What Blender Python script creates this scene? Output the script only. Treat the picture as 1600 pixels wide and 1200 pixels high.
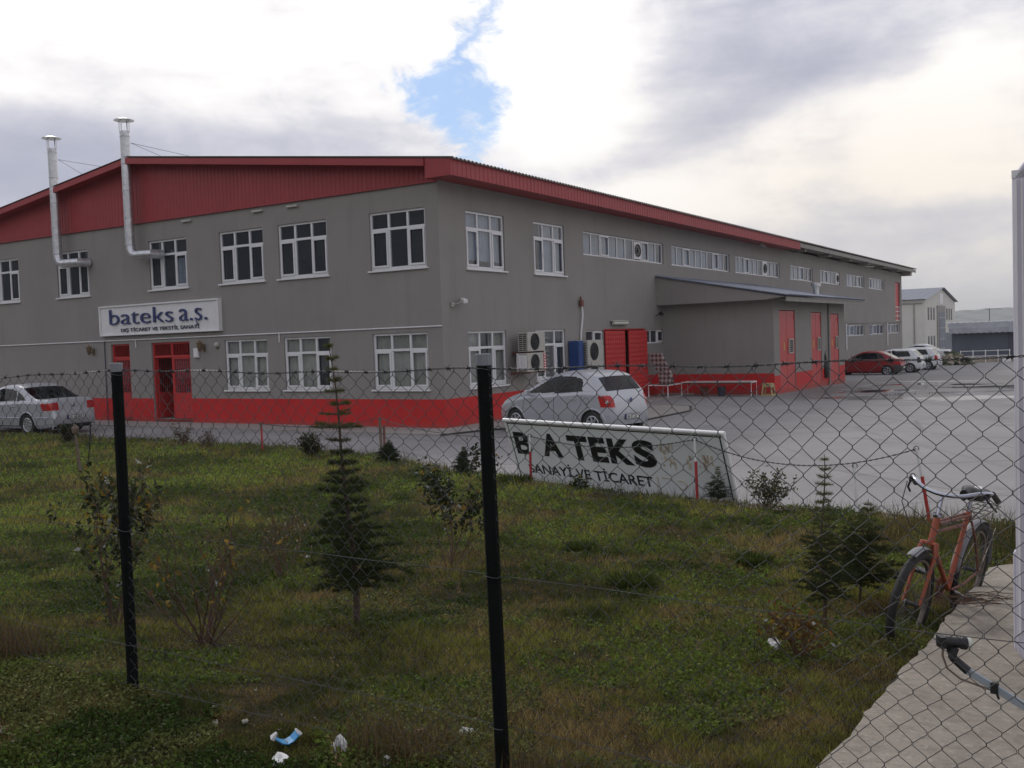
import bpy, bmesh, math, random
import numpy as np
from mathutils import Vector, Matrix
R = math.radians
for o in list(bpy.data.objects): bpy.data.objects.remove(o)
scene = bpy.context.scene
COL = scene.collection
random.seed(7); RNG = np.random.default_rng(11)

# ------------------------------------------------------------------ camera
cam_d = bpy.data.cameras.new("camera"); cam = bpy.data.objects.new("camera", cam_d); COL.objects.link(cam)
cam_d.sensor_width = 36.0; cam_d.lens = 36.0*1526.967/1600.0
cam_d.clip_start = 0.05; cam_d.clip_end = 20000
right = Vector((0.999417, -0.001549, -0.034113)); upv = Vector((0.034148, 0.045330, 0.998388)); fwd = Vector((0.0, 0.998971, -0.045356))
mw = Matrix.Identity(4)
for i in range(3):
    mw[i][0] = right[i]; mw[i][1] = upv[i]; mw[i][2] = -fwd[i]
mw[0][3], mw[1][3], mw[2][3] = 0, 0, 2.3
cam.matrix_world = mw
scene.camera = cam
scene.view_settings.view_transform = 'Standard'; scene.view_settings.look = 'None'
scene.view_settings.exposure = 0.0; scene.view_settings.gamma = 1.0
scene.render.resolution_x = 1024; scene.render.resolution_y = 768
scene.cycles.max_bounces = 8; scene.cycles.transparent_max_bounces = 16

# ------------------------------------------------------------------ world: sky and clouds
SUN_EL, SUN_AZ = R(38), R(-28)      # azimuth from +Y towards +X
world = bpy.data.worlds.new("World"); scene.world = world; world.use_nodes = True
nt = world.node_tree; nt.nodes.clear()
class NB:
    def __init__(s, nt): s.nt = nt
    def n(s, t, **k):
        nd = s.nt.nodes.new(t)
        for a, b in k.items(): setattr(nd, a, b)
        return nd
    def put(s, sock, v):
        if hasattr(v, 'node'): s.nt.links.new(v, sock)
        elif v is not None: sock.default_value = v
    def m(s, op, a, b=None, c=None, clamp=False):
        nd = s.n('ShaderNodeMath', operation=op, use_clamp=clamp)
        for i, v in enumerate((a, b, c)):
            if v is not None: s.put(nd.inputs[i], v)
        return nd.outputs[0]
    def vm(s, op, a, b=None):
        nd = s.n('ShaderNodeVectorMath', operation=op)
        s.put(nd.inputs[0], a)
        if b is not None: s.put(nd.inputs[1], b)
        return nd.outputs[0]
    def noise(s, vec, scale, detail=4, rough=.5, dist=0.0):
        nd = s.n('ShaderNodeTexNoise'); s.put(nd.inputs['Vector'], vec)
        nd.inputs['Scale'].default_value = scale; nd.inputs['Detail'].default_value = detail
        nd.inputs['Roughness'].default_value = rough; nd.inputs['Distortion'].default_value = dist
        return nd.outputs['Fac']
    def ramp(s, f, stops, interp='LINEAR'):
        nd = s.n('ShaderNodeValToRGB'); nd.color_ramp.interpolation = interp
        el = nd.color_ramp.elements
        while len(el) < len(stops): el.new(.5)
        for e, (p, c) in zip(el, stops):
            e.position = p; e.color = (*c, 1) if len(c) == 3 else c
        s.put(nd.inputs[0], f); return nd.outputs[0]
    def smooth(s, f, a, b, lo=0.0, hi=1.0):
        nd = s.n('ShaderNodeMapRange', interpolation_type='SMOOTHSTEP')
        s.put(nd.inputs[0], f); nd.inputs[1].default_value = a; nd.inputs[2].default_value = b
        nd.inputs[3].default_value = lo; nd.inputs[4].default_value = hi
        return nd.outputs[0]
    def mix(s, f, a, b):
        nd = s.n('ShaderNodeMix', data_type='RGBA')
        s.put(nd.inputs[0], f)
        for i, v in ((6, a), (7, b)):
            if isinstance(v, tuple): v = (*v, 1) if len(v) == 3 else v
            s.put(nd.inputs[i], v)
        return nd.outputs[2]
w = NB(nt)
tc = w.n('ShaderNodeTexCoord').outputs['Generated']
sep = w.n('ShaderNodeSeparateXYZ'); nt.links.new(tc, sep.inputs[0])
az = w.m('ARCTAN2', sep.outputs[0], sep.outputs[1]); el = w.m('ARCSINE', sep.outputs[2])
cv = w.n('ShaderNodeCombineXYZ'); nt.links.new(az, cv.inputs[0]); nt.links.new(w.m('MULTIPLY', el, 1.6), cv.inputs[1])
n_big = w.noise(cv.outputs[0], 2.6, 6, .55, .3)
n_mid = w.noise(cv.outputs[0], 7.0, 7, .58, .2)
n_fine = w.noise(cv.outputs[0], 15.0, 9, .66, .5)
# streaky coordinates (tilted, long in one direction) for the wind drawn cloud to the right
st = w.n('ShaderNodeMapping'); st.inputs['Rotation'].default_value = (0, 0, R(-24)); st.inputs['Scale'].default_value = (1.0, 3.2, 1)
nt.links.new(cv.outputs[0], st.inputs['Vector'])
n_str = w.noise(st.outputs[0], 4.2, 6, .52, .3)
def blob(a0, e0, ra, re, tilt=0.0):
    da = w.m('SUBTRACT', az, a0); de = w.m('SUBTRACT', el, e0)
    c, s_ = math.cos(tilt), math.sin(tilt)
    u = w.m('ADD', w.m('MULTIPLY', da, c), w.m('MULTIPLY', de, s_)); v = w.m('SUBTRACT', w.m('MULTIPLY', de, c), w.m('MULTIPLY', da, s_))
    u = w.m('DIVIDE', u, ra); v = w.m('DIVIDE', v, re)
    d2 = w.m('ADD', w.m('MULTIPLY', u, u), w.m('MULTIPLY', v, v))
    return w.m('POWER', 2.718, w.m('MULTIPLY', d2, -1.0))
def addl(l):
    r = l[0]
    for x in l[1:]: r = w.m('ADD', r, x)
    return r
# blue gap between the cumulus banks
wob = w.m('MULTIPLY', w.m('SUBTRACT', n_mid, .5), .19)
wob2 = w.m('MULTIPLY', w.m('SUBTRACT', n_fine, .5), .17)
# gap centre line az(el): piecewise by map range
gc = w.n('ShaderNodeFloatCurve'); cm = gc.mapping; cu = cm.curves[0]
pts = [(0.0, .50), (.30, .485), (.40, .465), (.50, .45), (.60, .455), (.68, .485), (.76, .505), (.85, .53), (1.0, .60)]   # x = el/0.45 rad, y = .5+az
while len(cu.points) < len(pts): cu.points.new(.5, .5)
for p, q in zip(cu.points, pts): p.location = q
cm.update(); w.put(gc.inputs['Value'], w.m('DIVIDE', el, .45, clamp=True))
gcent = w.m('SUBTRACT', gc.outputs[0], .5)
gw = w.m('ADD', .009, w.m('MULTIPLY', blob(-.06, .245, .25, .045), .027))
gd = w.m('ABSOLUTE', w.m('SUBTRACT', w.m('ADD', az, w.m('ADD', wob, wob2)), gcent))
gap = w.m('SUBTRACT', 1.0, w.smooth(w.m('SUBTRACT', gd, gw), -.026, .022))
gap = w.m('MULTIPLY', gap, w.smooth(el, .09, .16))
# gaps elsewhere, only well above and behind the picture
gap2 = w.m('MULTIPLY', w.smooth(n_big, .56, .66), w.smooth(el, .45, .7))
gap = w.m('MAXIMUM', gap, w.m('MULTIPLY', gap2, .8))
# grey cloud bases
g1 = w.m('MULTIPLY', blob(-.36, .185, .34, .050), 1.15)
g1b = w.m('MULTIPLY', blob(-.52, .13, .22, .07), .9)
g2 = w.m('MULTIPLY', blob(.30, .30, .30, .10, .25), 1.05)
g2b = w.m('MULTIPLY', blob(.24, .20, .30, .035, .25), .85)
g4 = w.m('MULTIPLY', blob(.36, .085, .25, .035, .1), .75)
g3 = w.m('MULTIPLY', w.smooth(el, .42, .75), .55)
behind = w.m('MULTIPLY', w.smooth(w.m('ABSOLUTE', az), .55, .95), .65)
low = w.m('MULTIPLY', w.m('SUBTRACT', 1.0, w.smooth(el, .02, .12)), .45)
grey = addl([g1, g1b, g2, g2b, g4, g3, behind, low])
grey = w.m('ADD', grey, w.m('MULTIPLY', w.m('SUBTRACT', n_str, .5), 1.5))
grey = w.m('ADD', grey, w.m('MULTIPLY', w.m('SUBTRACT', n_mid, .5), 1.5))
bright = addl([blob(.42, .215, .07, .035, .5), w.m('MULTIPLY', blob(.30, .205, .16, .022, .35), .7), w.m('MULTIPLY', blob(.06, .22, .10, .13), .9)])
grey = w.m('ADD', grey, w.m('MULTIPLY', w.m('SUBTRACT', n_fine, .5), .75))
grey = w.m('SUBTRACT', grey, w.m('MULTIPLY', bright, .95))
grey = w.smooth(grey, -.08, 1.75)
ccol = w.ramp(grey, [(0, (1.14, 1.13, 1.12)), (.12, (1.02, 1.0, 1.0)), (.34, (.82, .81, .86)), (.62, (.66, .665, .75)), (1, (.46, .48, .59))])
warm = w.m('MULTIPLY', w.smooth(az, -.05, .35), w.m('SUBTRACT', 1.0, w.smooth(el, .12, .30)))
ccol = w.mix(w.m('MULTIPLY', warm, .75), ccol, w.ramp(grey, [(0, (1.06, .96, .83)), (.3, (.84, .79, .76)), (1, (.52, .53, .60))]))
hz = w.m('SUBTRACT', 1.0, w.smooth(el, .0, .13))
ccol = w.mix(w.m('MULTIPLY', hz, .55), ccol, (.66, .66, .67))
# below the horizon: dull ground bounce
ccol = w.mix(w.smooth(el, -.03, -.0, 1.0, 0.0), ccol, (.14, .14, .14))
sky = w.n('ShaderNodeTexSky', sky_type='NISHITA'); sky.sun_disc = False
sky.sun_elevation = SUN_EL; sky.sun_rotation = SUN_AZ; sky.air_density = 1.0; sky.dust_density = .6
bg1 = w.n('ShaderNodeBackground'); bg1.inputs[1].default_value = .11; skc = w.n('ShaderNodeMix', data_type='RGBA', blend_type='MULTIPLY'); skc.inputs[0].default_value = 1; nt.links.new(sky.outputs[0], skc.inputs[6]); skc.inputs[7].default_value = (.66, .84, 1.06, 1); nt.links.new(skc.outputs[2], bg1.inputs[0])
bg2 = w.n('ShaderNodeBackground'); bg2.inputs[1].default_value = 1.0; nt.links.new(ccol, bg2.inputs[0])
mixs = w.n('ShaderNodeMixShader'); nt.links.new(w.m('SUBTRACT', 1.0, w.m('MULTIPLY', gap, .84)), mixs.inputs[0])
nt.links.new(bg1.outputs[0], mixs.inputs[1]); nt.links.new(bg2.outputs[0], mixs.inputs[2])
wo = w.n('ShaderNodeOutputWorld'); nt.links.new(mixs.outputs[0], wo.inputs[0])

sd = bpy.data.lights.new("sun", 'SUN'); sun = bpy.data.objects.new("sun", sd); COL.objects.link(sun)
sd.energy = 1.5; sd.angle = R(10); sd.color = (1, .95, .88)
sdir = Vector((math.sin(SUN_AZ)*math.cos(SUN_EL), math.cos(SUN_AZ)*math.cos(SUN_EL), math.sin(SUN_EL)))
sun.rotation_euler = sdir.to_track_quat('Z', 'Y').to_euler()

# ------------------------------------------------------------------ materials
def newmat(name):
    m = bpy.data.materials.new(name); m.use_nodes = True
    b = m.node_tree.nodes['Principled BSDF']
    return m, NB(m.node_tree), b
def mat(name, c, rough=.6, metal=0.0, var=.12, vscale=6.0, bump=0.0, bscale=60.0, spec=.5, c2=None, grime=0.0):
    m, k, b = newmat(name)
    co = k.n('ShaderNodeTexCoord').outputs['Object']
    f = k.noise(co, vscale, 5, .6)
    ca = tuple(x*(1-var) for x in c); cb = tuple(min(1, x*(1+var)) for x in (c2 or c))
    col = k.ramp(f, [(.3, ca), (.7, cb)])
    if grime:
        g = k.noise(co, vscale*.35, 8, .68, 1.0)
        col = k.mix(k.m('MULTIPLY', k.smooth(g, .52, .72), grime), col, tuple(x*.45 for x in c))
    k.put(b.inputs['Base Color'], col)
    b.inputs['Roughness'].default_value = rough; b.inputs['Metallic'].default_value = metal
    b.inputs['Specular IOR Level'].default_value = spec
    if bump:
        bn = k.n('ShaderNodeBump'); bn.inputs['Strength'].default_value = bump; bn.inputs['Distance'].default_value = .01
        k.put(bn.inputs['Height'], k.noise(co, bscale, 4, .6)); k.put(b.inputs['Normal'], bn.outputs[0])
    return m
M = {}
M['stucco'] = mat('grey_stucco', (.265, .247, .232), .9, var=.07, vscale=.8, bump=.35, bscale=45, spec=.2, grime=.10)
def stained(name, c, seedv, zdirt, dirt, rough):
    m, k, b = newmat(name); co = k.n('ShaderNodeTexCoord').outputs['Object']
    col = k.ramp(k.noise(co, .55, 6, .6), [(.3, tuple(x*.93 for x in c)), (.7, tuple(x*1.06 for x in c))])
    mp = k.n('ShaderNodeMapping'); mp.inputs['Scale'].default_value = (1.9, 1.9, .16); k.put(mp.inputs[0], co)
    stn = k.m('MULTIPLY', k.smooth(k.noise(mp.outputs[0], 1.3, 8, .68), .50, .72), .22)
    col = k.mix(stn, col, tuple(x*.55 for x in c)); sp_ = k.n('ShaderNodeSeparateXYZ'); k.put(sp_.inputs[0], co)
    hz2 = k.m('SUBTRACT', zdirt, k.m('ADD', sp_.outputs[2], k.m('MULTIPLY', k.noise(co, 3.0, 6, .7), .35)))
    col = k.mix(k.m('MULTIPLY', k.smooth(hz2, -.12, .22), .6), col, dirt)
    col = k.mix(k.m('MULTIPLY', k.smooth(k.noise(co, 5, 8, .75, 1.0), .66, .70), .4), col, tuple(min(1, x*1.35+.03) for x in c))
    k.put(b.inputs['Base Color'], col); b.inputs['Roughness'].default_value = rough; b.inputs['Specular IOR Level'].default_value = .25
    bn = k.n('ShaderNodeBump'); bn.inputs['Strength'].default_value = .3; bn.inputs['Distance'].default_value = .01; k.put(bn.inputs['Height'], k.noise(co, 45, 4, .6)); k.put(b.inputs['Normal'], bn.outputs[0]); return m
M['stucco'] = stained('grey_stucco_weathered', (.288, .270, .256), 0, -9, (.2, .17, .14), .9)
M['redbase'] = stained('red_base_weathered', (.54, .030, .030), 1, .30, (.20, .13, .105), .6)
M['redbase_old'] = mat('red_wall_paint', (.56, .030, .030), .55, var=.08, vscale=1.5, bump=.15, bscale=40, grime=.12)
M['redmetal'] = mat('red_sheet_metal', (.33, .036, .042), .5, var=.08, vscale=1.2, grime=.08)
M['reddoor'] = mat('red_door_paint', (.50, .035, .035), .42, var=.08, vscale=3, grime=.15)
M['roof'] = mat('corrugated_roof', (.36, .35, .33), .75, var=.15, vscale=2)
M['roofblue'] = mat('grey_blue_roof', (.17, .19, .235), .6, var=.15, vscale=2)
M['fascia'] = mat('grey_fascia', (.30, .28, .26), .8, var=.12, vscale=2)
M['pvc'] = mat('white_pvc', (.72, .72, .73), .35, var=.04)
M['white'] = mat('white_paint', (.75, .75, .75), .45, var=.05, grime=.12)
M['dark'] = mat('dark_interior', (.03, .03, .03), .9)
M['room'] = mat('room_wall', (.14, .125, .11), .9)
M['curtain'] = mat('beige_curtain', (.78, .70, .54), .9, var=.15, vscale=4)
M['blindw'] = mat('pale_vertical_blind', (.66, .68, .72), .8, var=.12, vscale=3)
M['blind'] = mat('olive_blind', (.34, .33, .22), .8, var=.1)
M['galv'] = mat('galvanised_metal', (.55, .56, .58), .36, metal=.85, var=.22, vscale=7, bump=.1, bscale=8)
M['chrome'] = mat('chrome', (.42, .44, .50), .16, metal=1.0)
M['black'] = mat('black_plastic', (.012, .012, .014), .45, var=.2)
M['rubber'] = mat('black_rubber', (.022, .021, .02), .8, var=.2, vscale=20)
M['post'] = mat('dark_green_post', (.005, .006, .006), .75, var=.4, vscale=8, bump=.5, bscale=90, spec=.12)
M['wire'] = mat('old_fence_wire', (.07, .072, .075), .5, metal=.5, var=.35, vscale=14)
M['asphalt'] = None
M['silver'] = mat('silver_car_paint', (.44, .45, .48), .33, metal=.3, var=.03)
M['carred'] = mat('red_car_paint', (.26, .012, .014), .32, var=.05)
M['carwhite'] = mat('white_car_paint', (.70, .71, .73), .3, var=.03)
M['tail'] = mat('red_lamp_glass', (.42, .02, .02), .15, var=.1)
M['lens'] = mat('clear_lamp_glass', (.55, .56, .56), .1, var=.1)
M['hub'] = mat('silver_wheel', (.50, .51, .53), .35, metal=.6)
M['plate'] = mat('number_plate_white', (.62, .62, .60), .4)
M['blue'] = mat('blue_cabinet', (.018, .060, .21), .45, var=.1)
M['cream'] = mat('cream_plastic', (.43, .42, .38), .5)
m, k, b = newmat('slab_concrete'); co = k.n('ShaderNodeTexCoord').outputs['Object']
c = k.ramp(k.noise(co, 1.6, 8, .65, .4), [(.30, (.20, .178, .15)), (.52, (.265, .235, .198)), (.72, (.33, .295, .25))])
c = k.mix(k.m('MULTIPLY', k.smooth(k.noise(co, 14, 8, .7), .48, .62), .55), c, (.17, .15, .125)); c = k.mix(k.m('MULTIPLY', k.smooth(k.noise(co, 26, 8, .75), .54, .64), .5), c, (.43, .40, .35)); c = k.mix(k.smooth(k.noise(co, 70, 3, .6), .66, .72), c, (.10, .09, .08))
k.put(b.inputs['Base Color'], c); b.inputs['Roughness'].default_value = .93; b.inputs['Specular IOR Level'].default_value = .2
bn = k.n('ShaderNodeBump'); bn.inputs['Strength'].default_value = .9; bn.inputs['Distance'].default_value = .006; k.put(bn.inputs['Height'], k.noise(co, 38, 9, .75)); k.put(b.inputs['Normal'], bn.outputs[0]); M['concrete'] = m
M['stone'] = mat('pale_stone', (.27, .25, .21), .9, var=.2, vscale=30, bump=.5)
M['bark'] = mat('brown_bark', (.075, .05, .035), .9, var=.3, vscale=30, bump=.6)
M['twig'] = mat('reddish_stem', (.10, .055, .035), .85, var=.3, vscale=20)
M['booth'] = mat('lavender_white_enamel', (.56, .54, .62), .35, var=.02)
M['orange'] = mat('orange_frame_paint', (.31, .072, .032), .4, var=.15, vscale=14, grime=.3)
M['rust'] = mat('rusty_maroon', (.16, .06, .045), .6, var=.3, vscale=20)
M['fender'] = mat('grey_mudguard', (.22, .22, .235), .6, metal=.1, var=.1, vscale=9, grime=.2)
M['signwhite'] = mat('sign_board_white', (.70, .73, .73), .45, var=.03, vscale=2, grime=.06)
M['letterblack'] = mat('black_lettering', (.008, .008, .009), .45)
M['letterblue'] = mat('blue_lettering', (.035, .05, .16), .4)
M['lettergrey'] = mat('dark_grey_lettering', (.06, .06, .09), .5)
M['glue'] = mat('old_glue_marks', (.52, .46, .36), .9, var=.2, vscale=20)
M['postred'] = mat('red_post_paint', (.42, .03, .035), .55, grime=.2)
M['brass'] = mat('tarnished_brass', (.16, .11, .06), .5, metal=.4)
M['farwall'] = mat('cream_wall', (.60, .59, .54), .9, var=.05, vscale=.6)
M['farwin'] = mat('dim_window', (.07, .075, .08), .2)
M['shedwall'] = mat('slate_blue_wall', (.10, .115, .15), .8, var=.12, vscale=1)
M['paper'] = mat('dirty_white_paper', (.62, .62, .62), .8)
M['cartonblue'] = mat('blue_carton', (.04, .26, .52), .5)
M['brownpaper'] = mat('brown_paper', (.30, .20, .13), .85)
M['greypipe'] = mat('grey_arm', (.33, .38, .42), .4, metal=.2)
M['frost'] = mat('frosted_cap', (.55, .58, .50), .4)
M['yellow'] = mat('yellow_sticker', (.55, .38, .03), .5)
M['rubble'] = mat('pale_rubble', (.36, .31, .25), .95, var=.3, vscale=2, bump=.8, bscale=20)
M['gravelgreen'] = mat('weedy_rubble', (.10, .11, .06), .95, var=.4, vscale=3, bump=.8, bscale=20)
M['leafwood'] = mat('weathered_wood', (.16, .12, .09), .9, var=.25, vscale=15)

def glass_mat(name, tint, refl_ior, troughness=.02, trans=.85, wave=.03, dust_sheen=.10):
    m = bpy.data.materials.new(name); m.use_nodes = True; k = NB(m.node_tree); m.node_tree.nodes.clear()
    fr = k.n('ShaderNodeFresnel'); geo = k.n('ShaderNodeNewGeometry'); k.put(fr.inputs[0], k.m('ADD', refl_ior, k.m('MULTIPLY', geo.outputs['Backfacing'], 1/refl_ior-refl_ior)))
    co = k.n('ShaderNodeTexCoord').outputs['Object']
    bn = k.n('ShaderNodeBump'); bn.inputs['Strength'].default_value = wave; bn.inputs['Distance'].default_value = .02
    k.put(bn.inputs['Height'], k.noise(co, 1.2, 2, .5))
    gl = k.n('ShaderNodeBsdfGlossy'); gl.inputs['Roughness'].default_value = troughness; k.put(gl.inputs['Normal'], bn.outputs[0])
    tr = k.n('ShaderNodeBsdfTransparent'); tr.inputs[0].default_value = (*[x*trans for x in tint], 1)
    mx = k.n('ShaderNodeMixShader'); k.put(mx.inputs[0], fr.outputs[0]); k.put(mx.inputs[1], tr.outputs[0]); k.put(mx.inputs[2], gl.outputs[0])
    df = k.n('ShaderNodeBsdfDiffuse'); df.inputs[0].default_value = (.30, .34, .42, 1); m2 = k.n('ShaderNodeMixShader'); m2.inputs[0].default_value = dust_sheen; k.put(m2.inputs[1], mx.outputs[0]); k.put(m2.inputs[2], df.outputs[0])  # bluish diffuse film: dirt on the glass plus dim reflections put into the colour
    o = k.n('ShaderNodeOutputMaterial'); k.put(o.inputs[0], m2.outputs[0]); return m
M['glass'] = glass_mat('window_glass', (.72, .78, .84), 1.95)
M['carglass'] = glass_mat('tinted_car_glass', (.30, .36, .44), 1.42, .01, .6, 0.0, .0)

def vcol_mat(name, rough=.85, transl=0.0):
    m, k, b = newmat(name)
    a = k.n('ShaderNodeAttribute'); a.attribute_name = 'Col'
    k.put(b.inputs['Base Color'], a.outputs['Color']); b.inputs['Roughness'].default_value = rough
    b.inputs['Specular IOR Level'].default_value = .10
    if transl:
        t = k.n('ShaderNodeBsdfTranslucent'); k.put(t.inputs[0], a.outputs['Color'])
        mx = k.n('ShaderNodeMixShader'); mx.inputs[0].default_value = transl
        o = m.node_tree.nodes['Material Output']
        k.put(mx.inputs[1], b.outputs[0]); k.put(mx.inputs[2], t.outputs[0]); k.put(o.inputs[0], mx.outputs[0])
    return m
M['leaf'] = vcol_mat('foliage', .6, .32)
M['needle'] = vcol_mat('needles', .75, .12)

# ------------------------------------------------------------------ mesh helpers
def rotm(rx=0, ry=0, rz=0):
    return Matrix.Rotation(rz, 4, 'Z') @ Matrix.Rotation(ry, 4, 'Y') @ Matrix.Rotation(rx, 4, 'X')
class MB:
    def __init__(s, T=None): s.v = []; s.f = []; s.mi = []; s.T = T or Matrix.Identity(4); s.cur = 0
    def add(s, vs, fs):
        o = len(s.v); s.v += [tuple(s.T @ Vector(p)) for p in vs]
        s.f += [tuple(i+o for i in f) for f in fs]; s.mi += [s.cur]*len(fs); return s
    def box(s, c, d, m=None, taper=1.0):
        x, y, z = [q/2 for q in d]; m = m or Matrix.Identity(4); c = Vector(c); vs = []
        for sz in (-1, 1):
            t = taper if sz > 0 else 1
            for sx, sy in ((-1, -1), (1, -1), (1, 1), (-1, 1)):
                vs.append(c + (m @ Vector((sx*x*t, sy*y*t, sz*z))))
        return s.add(vs, [(0, 3, 2, 1), (4, 5, 6, 7), (0, 1, 5, 4), (1, 2, 6, 5), (2, 3, 7, 6), (3, 0, 4, 7)])
    def b2(s, a, b):      # box by two corners
        return s.box([(a[i]+b[i])/2 for i in range(3)], [abs(b[i]-a[i]) for i in range(3)])
    def tube(s, pts, r, n=8, cap=True, closed=False):
        pts = [Vector(p) for p in pts]; k = len(pts); rs = r if isinstance(r, (list, tuple)) else [r]*k
        vs = []; fs = []; prev = None
        for i, p in enumerate(pts):
            if closed: t = pts[(i+1) % k]-pts[i-1]
            else: t = pts[min(i+1, k-1)]-pts[max(i-1, 0)]
            t.normalize()
            if prev is None: a = Vector((0, 0, 1)) if abs(t.z) < .9 else Vector((1, 0, 0)); u = t.cross(a).normalized()
            else: u = (prev - t*prev.dot(t)).normalized()
            prev = u; v = t.cross(u)
            for j in range(n):
                an = 2*math.pi*j/n; vs.append(p+(u*math.cos(an)+v*math.sin(an))*rs[i])
        m = k if closed else k-1
        for i in range(m):
            a = i*n; b = ((i+1) % k)*n
            for j in range(n): fs.append((a+j, a+(j+1) % n, b+(j+1) % n, b+j))
        if cap and not closed: fs.append(tuple(range(n-1, -1, -1))); fs.append(tuple((k-1)*n+j for j in range(n)))
        return s.add(vs, fs)
    def lathe(s, prof, n=24, m=None, c=(0, 0, 0)):   # prof (r,z) about z
        m = m or Matrix.Identity(4); vs = []; fs = []; c = Vector(c)
        for r, z in prof:
            for j in range(n):
                a = 2*math.pi*j/n; vs.append(c+(m @ Vector((r*math.cos(a), r*math.sin(a), z))))
        for i in range(len(prof)-1):
            for j in range(n): fs.append((i*n+j, i*n+(j+1) % n, (i+1)*n+(j+1) % n, (i+1)*n+j))
        return s.add(vs, fs)
    def prism(s, poly, z0, z1, m=None):   # poly in xy, extruded z
        m = m or Matrix.Identity(4); n = len(poly)
        vs = [m @ Vector((x, y, z0)) for x, y in poly]+[m @ Vector((x, y, z1)) for x, y in poly]
        return s.add(vs, [tuple(range(n-1, -1, -1)), tuple(range(n, 2*n))]+[(i, (i+1) % n, n+(i+1) % n, n+i) for i in range(n)])
    def quad(s, a, b, c, d): return s.add([a, b, c, d], [(0, 1, 2, 3)])
    def grid(s, rows):
        n = len(rows[0]); vs = [p for r in rows for p in r]
        return s.add(vs, [(i*n+j, i*n+j+1, (i+1)*n+j+1, (i+1)*n+j) for i in range(len(rows)-1) for j in range(n-1)])
    def build(s, name, mats, parent=None, smooth=False, bevel=0, recalc=True, loc=None, rotz=0):
        me = bpy.data.meshes.new(name); me.from_pydata(s.v, [], s.f)
        for m in (mats if isinstance(mats, (list, tuple)) else [mats]): me.materials.append(m)
        me.polygons.foreach_set('material_index', s.mi)
        if recalc:
            bm = bmesh.new(); bm.from_mesh(me); bmesh.ops.recalc_face_normals(bm, faces=bm.faces); bm.to_mesh(me); bm.free()
        if smooth:
            me.polygons.foreach_set('use_smooth', [True]*len(me.polygons))
            try: me.set_sharp_from_angle(angle=R(38))
            except Exception: pass
        me.update()
        o = bpy.data.objects.new(name, me); COL.objects.link(o)
        if parent is not None: o.parent = parent
        if loc is not None: o.location = loc
        if rotz: o.rotation_euler = (0, 0, rotz)
        if bevel:
            b = o.modifiers.new('bevel', 'BEVEL'); b.width = bevel; b.segments = 2; b.limit_method = 'ANGLE'
        return o
def tag(o, label=None, cat=None, group=None, kind=None):
    for k, v in (('label', label), ('category', cat), ('group', group), ('kind', kind)):
        if v: o[k] = v
    return o
def thing(name, label, cat, loc=(0, 0, 0), rotz=0, group=None):
    o = bpy.data.objects.new(name, None); COL.objects.link(o); o.empty_display_size = .2
    o.location = loc; o.rotation_euler = (0, 0, rotz); return tag(o, label, cat, group)
def copy_tree(o, parent=None):
    c = o.copy(); COL.objects.link(c)
    if parent is not None: c.parent = parent
    for ch in [x for x in bpy.data.objects if x.parent == o]: copy_tree(ch, c)
    return c
def text(body, size, mat_, parent, M4, name='lettering', extrude=.004, bold=0.0, spacing=1.0, sx=1.0, align='LEFT'):
    cu = bpy.data.curves.new('t', 'FONT'); cu.body = body; cu.size = size; cu.extrude = extrude; cu.offset = bold; cu.space_character = spacing
    cu.align_x = align; cu.resolution_u = 4
    to = bpy.data.objects.new('t', cu); COL.objects.link(to)
    dg = bpy.context.evaluated_depsgraph_get(); me = bpy.data.meshes.new_from_object(to.evaluated_get(dg))
    bpy.data.objects.remove(to); bpy.data.curves.remove(cu)
    me.transform(M4 @ Matrix.Diagonal((sx, 1, 1, 1))); me.materials.clear(); me.materials.append(mat_)
    o = bpy.data.objects.new(name, me); COL.objects.link(o); o.parent = parent; return o
def textfit(body, rect, mat_, parent, Mf, name, extrude=.004, bold=0.0, y=0.0):
    o = text(body, 1.0, mat_, parent, Matrix.Identity(4), name, extrude, bold)
    vs = np.array([v.co[:] for v in o.data.vertices]); lo, hi = vs.min(0), vs.max(0); x0, x1, z0, z1 = rect
    sx_, sy_ = (x1-x0)/(hi[0]-lo[0]), (z1-z0)/(hi[1]-lo[1])
    o.data.transform(Mf @ Matrix.Translation((x0-lo[0]*sx_, z0-lo[1]*sy_, 0)) @ Matrix.Diagonal((sx_, sy_, 1, 1))); return o
def basis(o, x, y, z):
    m = Matrix.Identity(4)
    for i in range(3): m[i][0] = x[i]; m[i][1] = y[i]; m[i][2] = z[i]; m[i][3] = o[i]
    return m
def npmesh(name, V, F, mt, cols=None, parent=None, smooth=False):
    """V (n,3), F (m,k) numpy, per-vertex colours"""
    me = bpy.data.meshes.new(name); n = len(V); m, k = F.shape
    me.vertices.add(n); me.vertices.foreach_set('co', V.astype(np.float32).ravel())
    me.loops.add(m*k); me.loops.foreach_set('vertex_index', F.astype(np.int32).ravel())
    me.polygons.add(m); me.polygons.foreach_set('loop_start', np.arange(0, m*k, k, dtype=np.int32)); me.polygons.foreach_set('loop_total', np.full(m, k, dtype=np.int32))
    me.update(calc_edges=True); me.materials.append(mt)
    if cols is not None:
        a = me.color_attributes.new('Col', 'FLOAT_COLOR', 'POINT')
        c4 = np.ones((n, 4), np.float32); c4[:, :3] = cols; a.data.foreach_set('color', c4.ravel())
    if smooth: me.polygons.foreach_set('use_smooth', np.ones(m, bool))
    o = bpy.data.objects.new(name, me); COL.objects.link(o)
    if parent is not None: o.parent = parent
    return o

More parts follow.
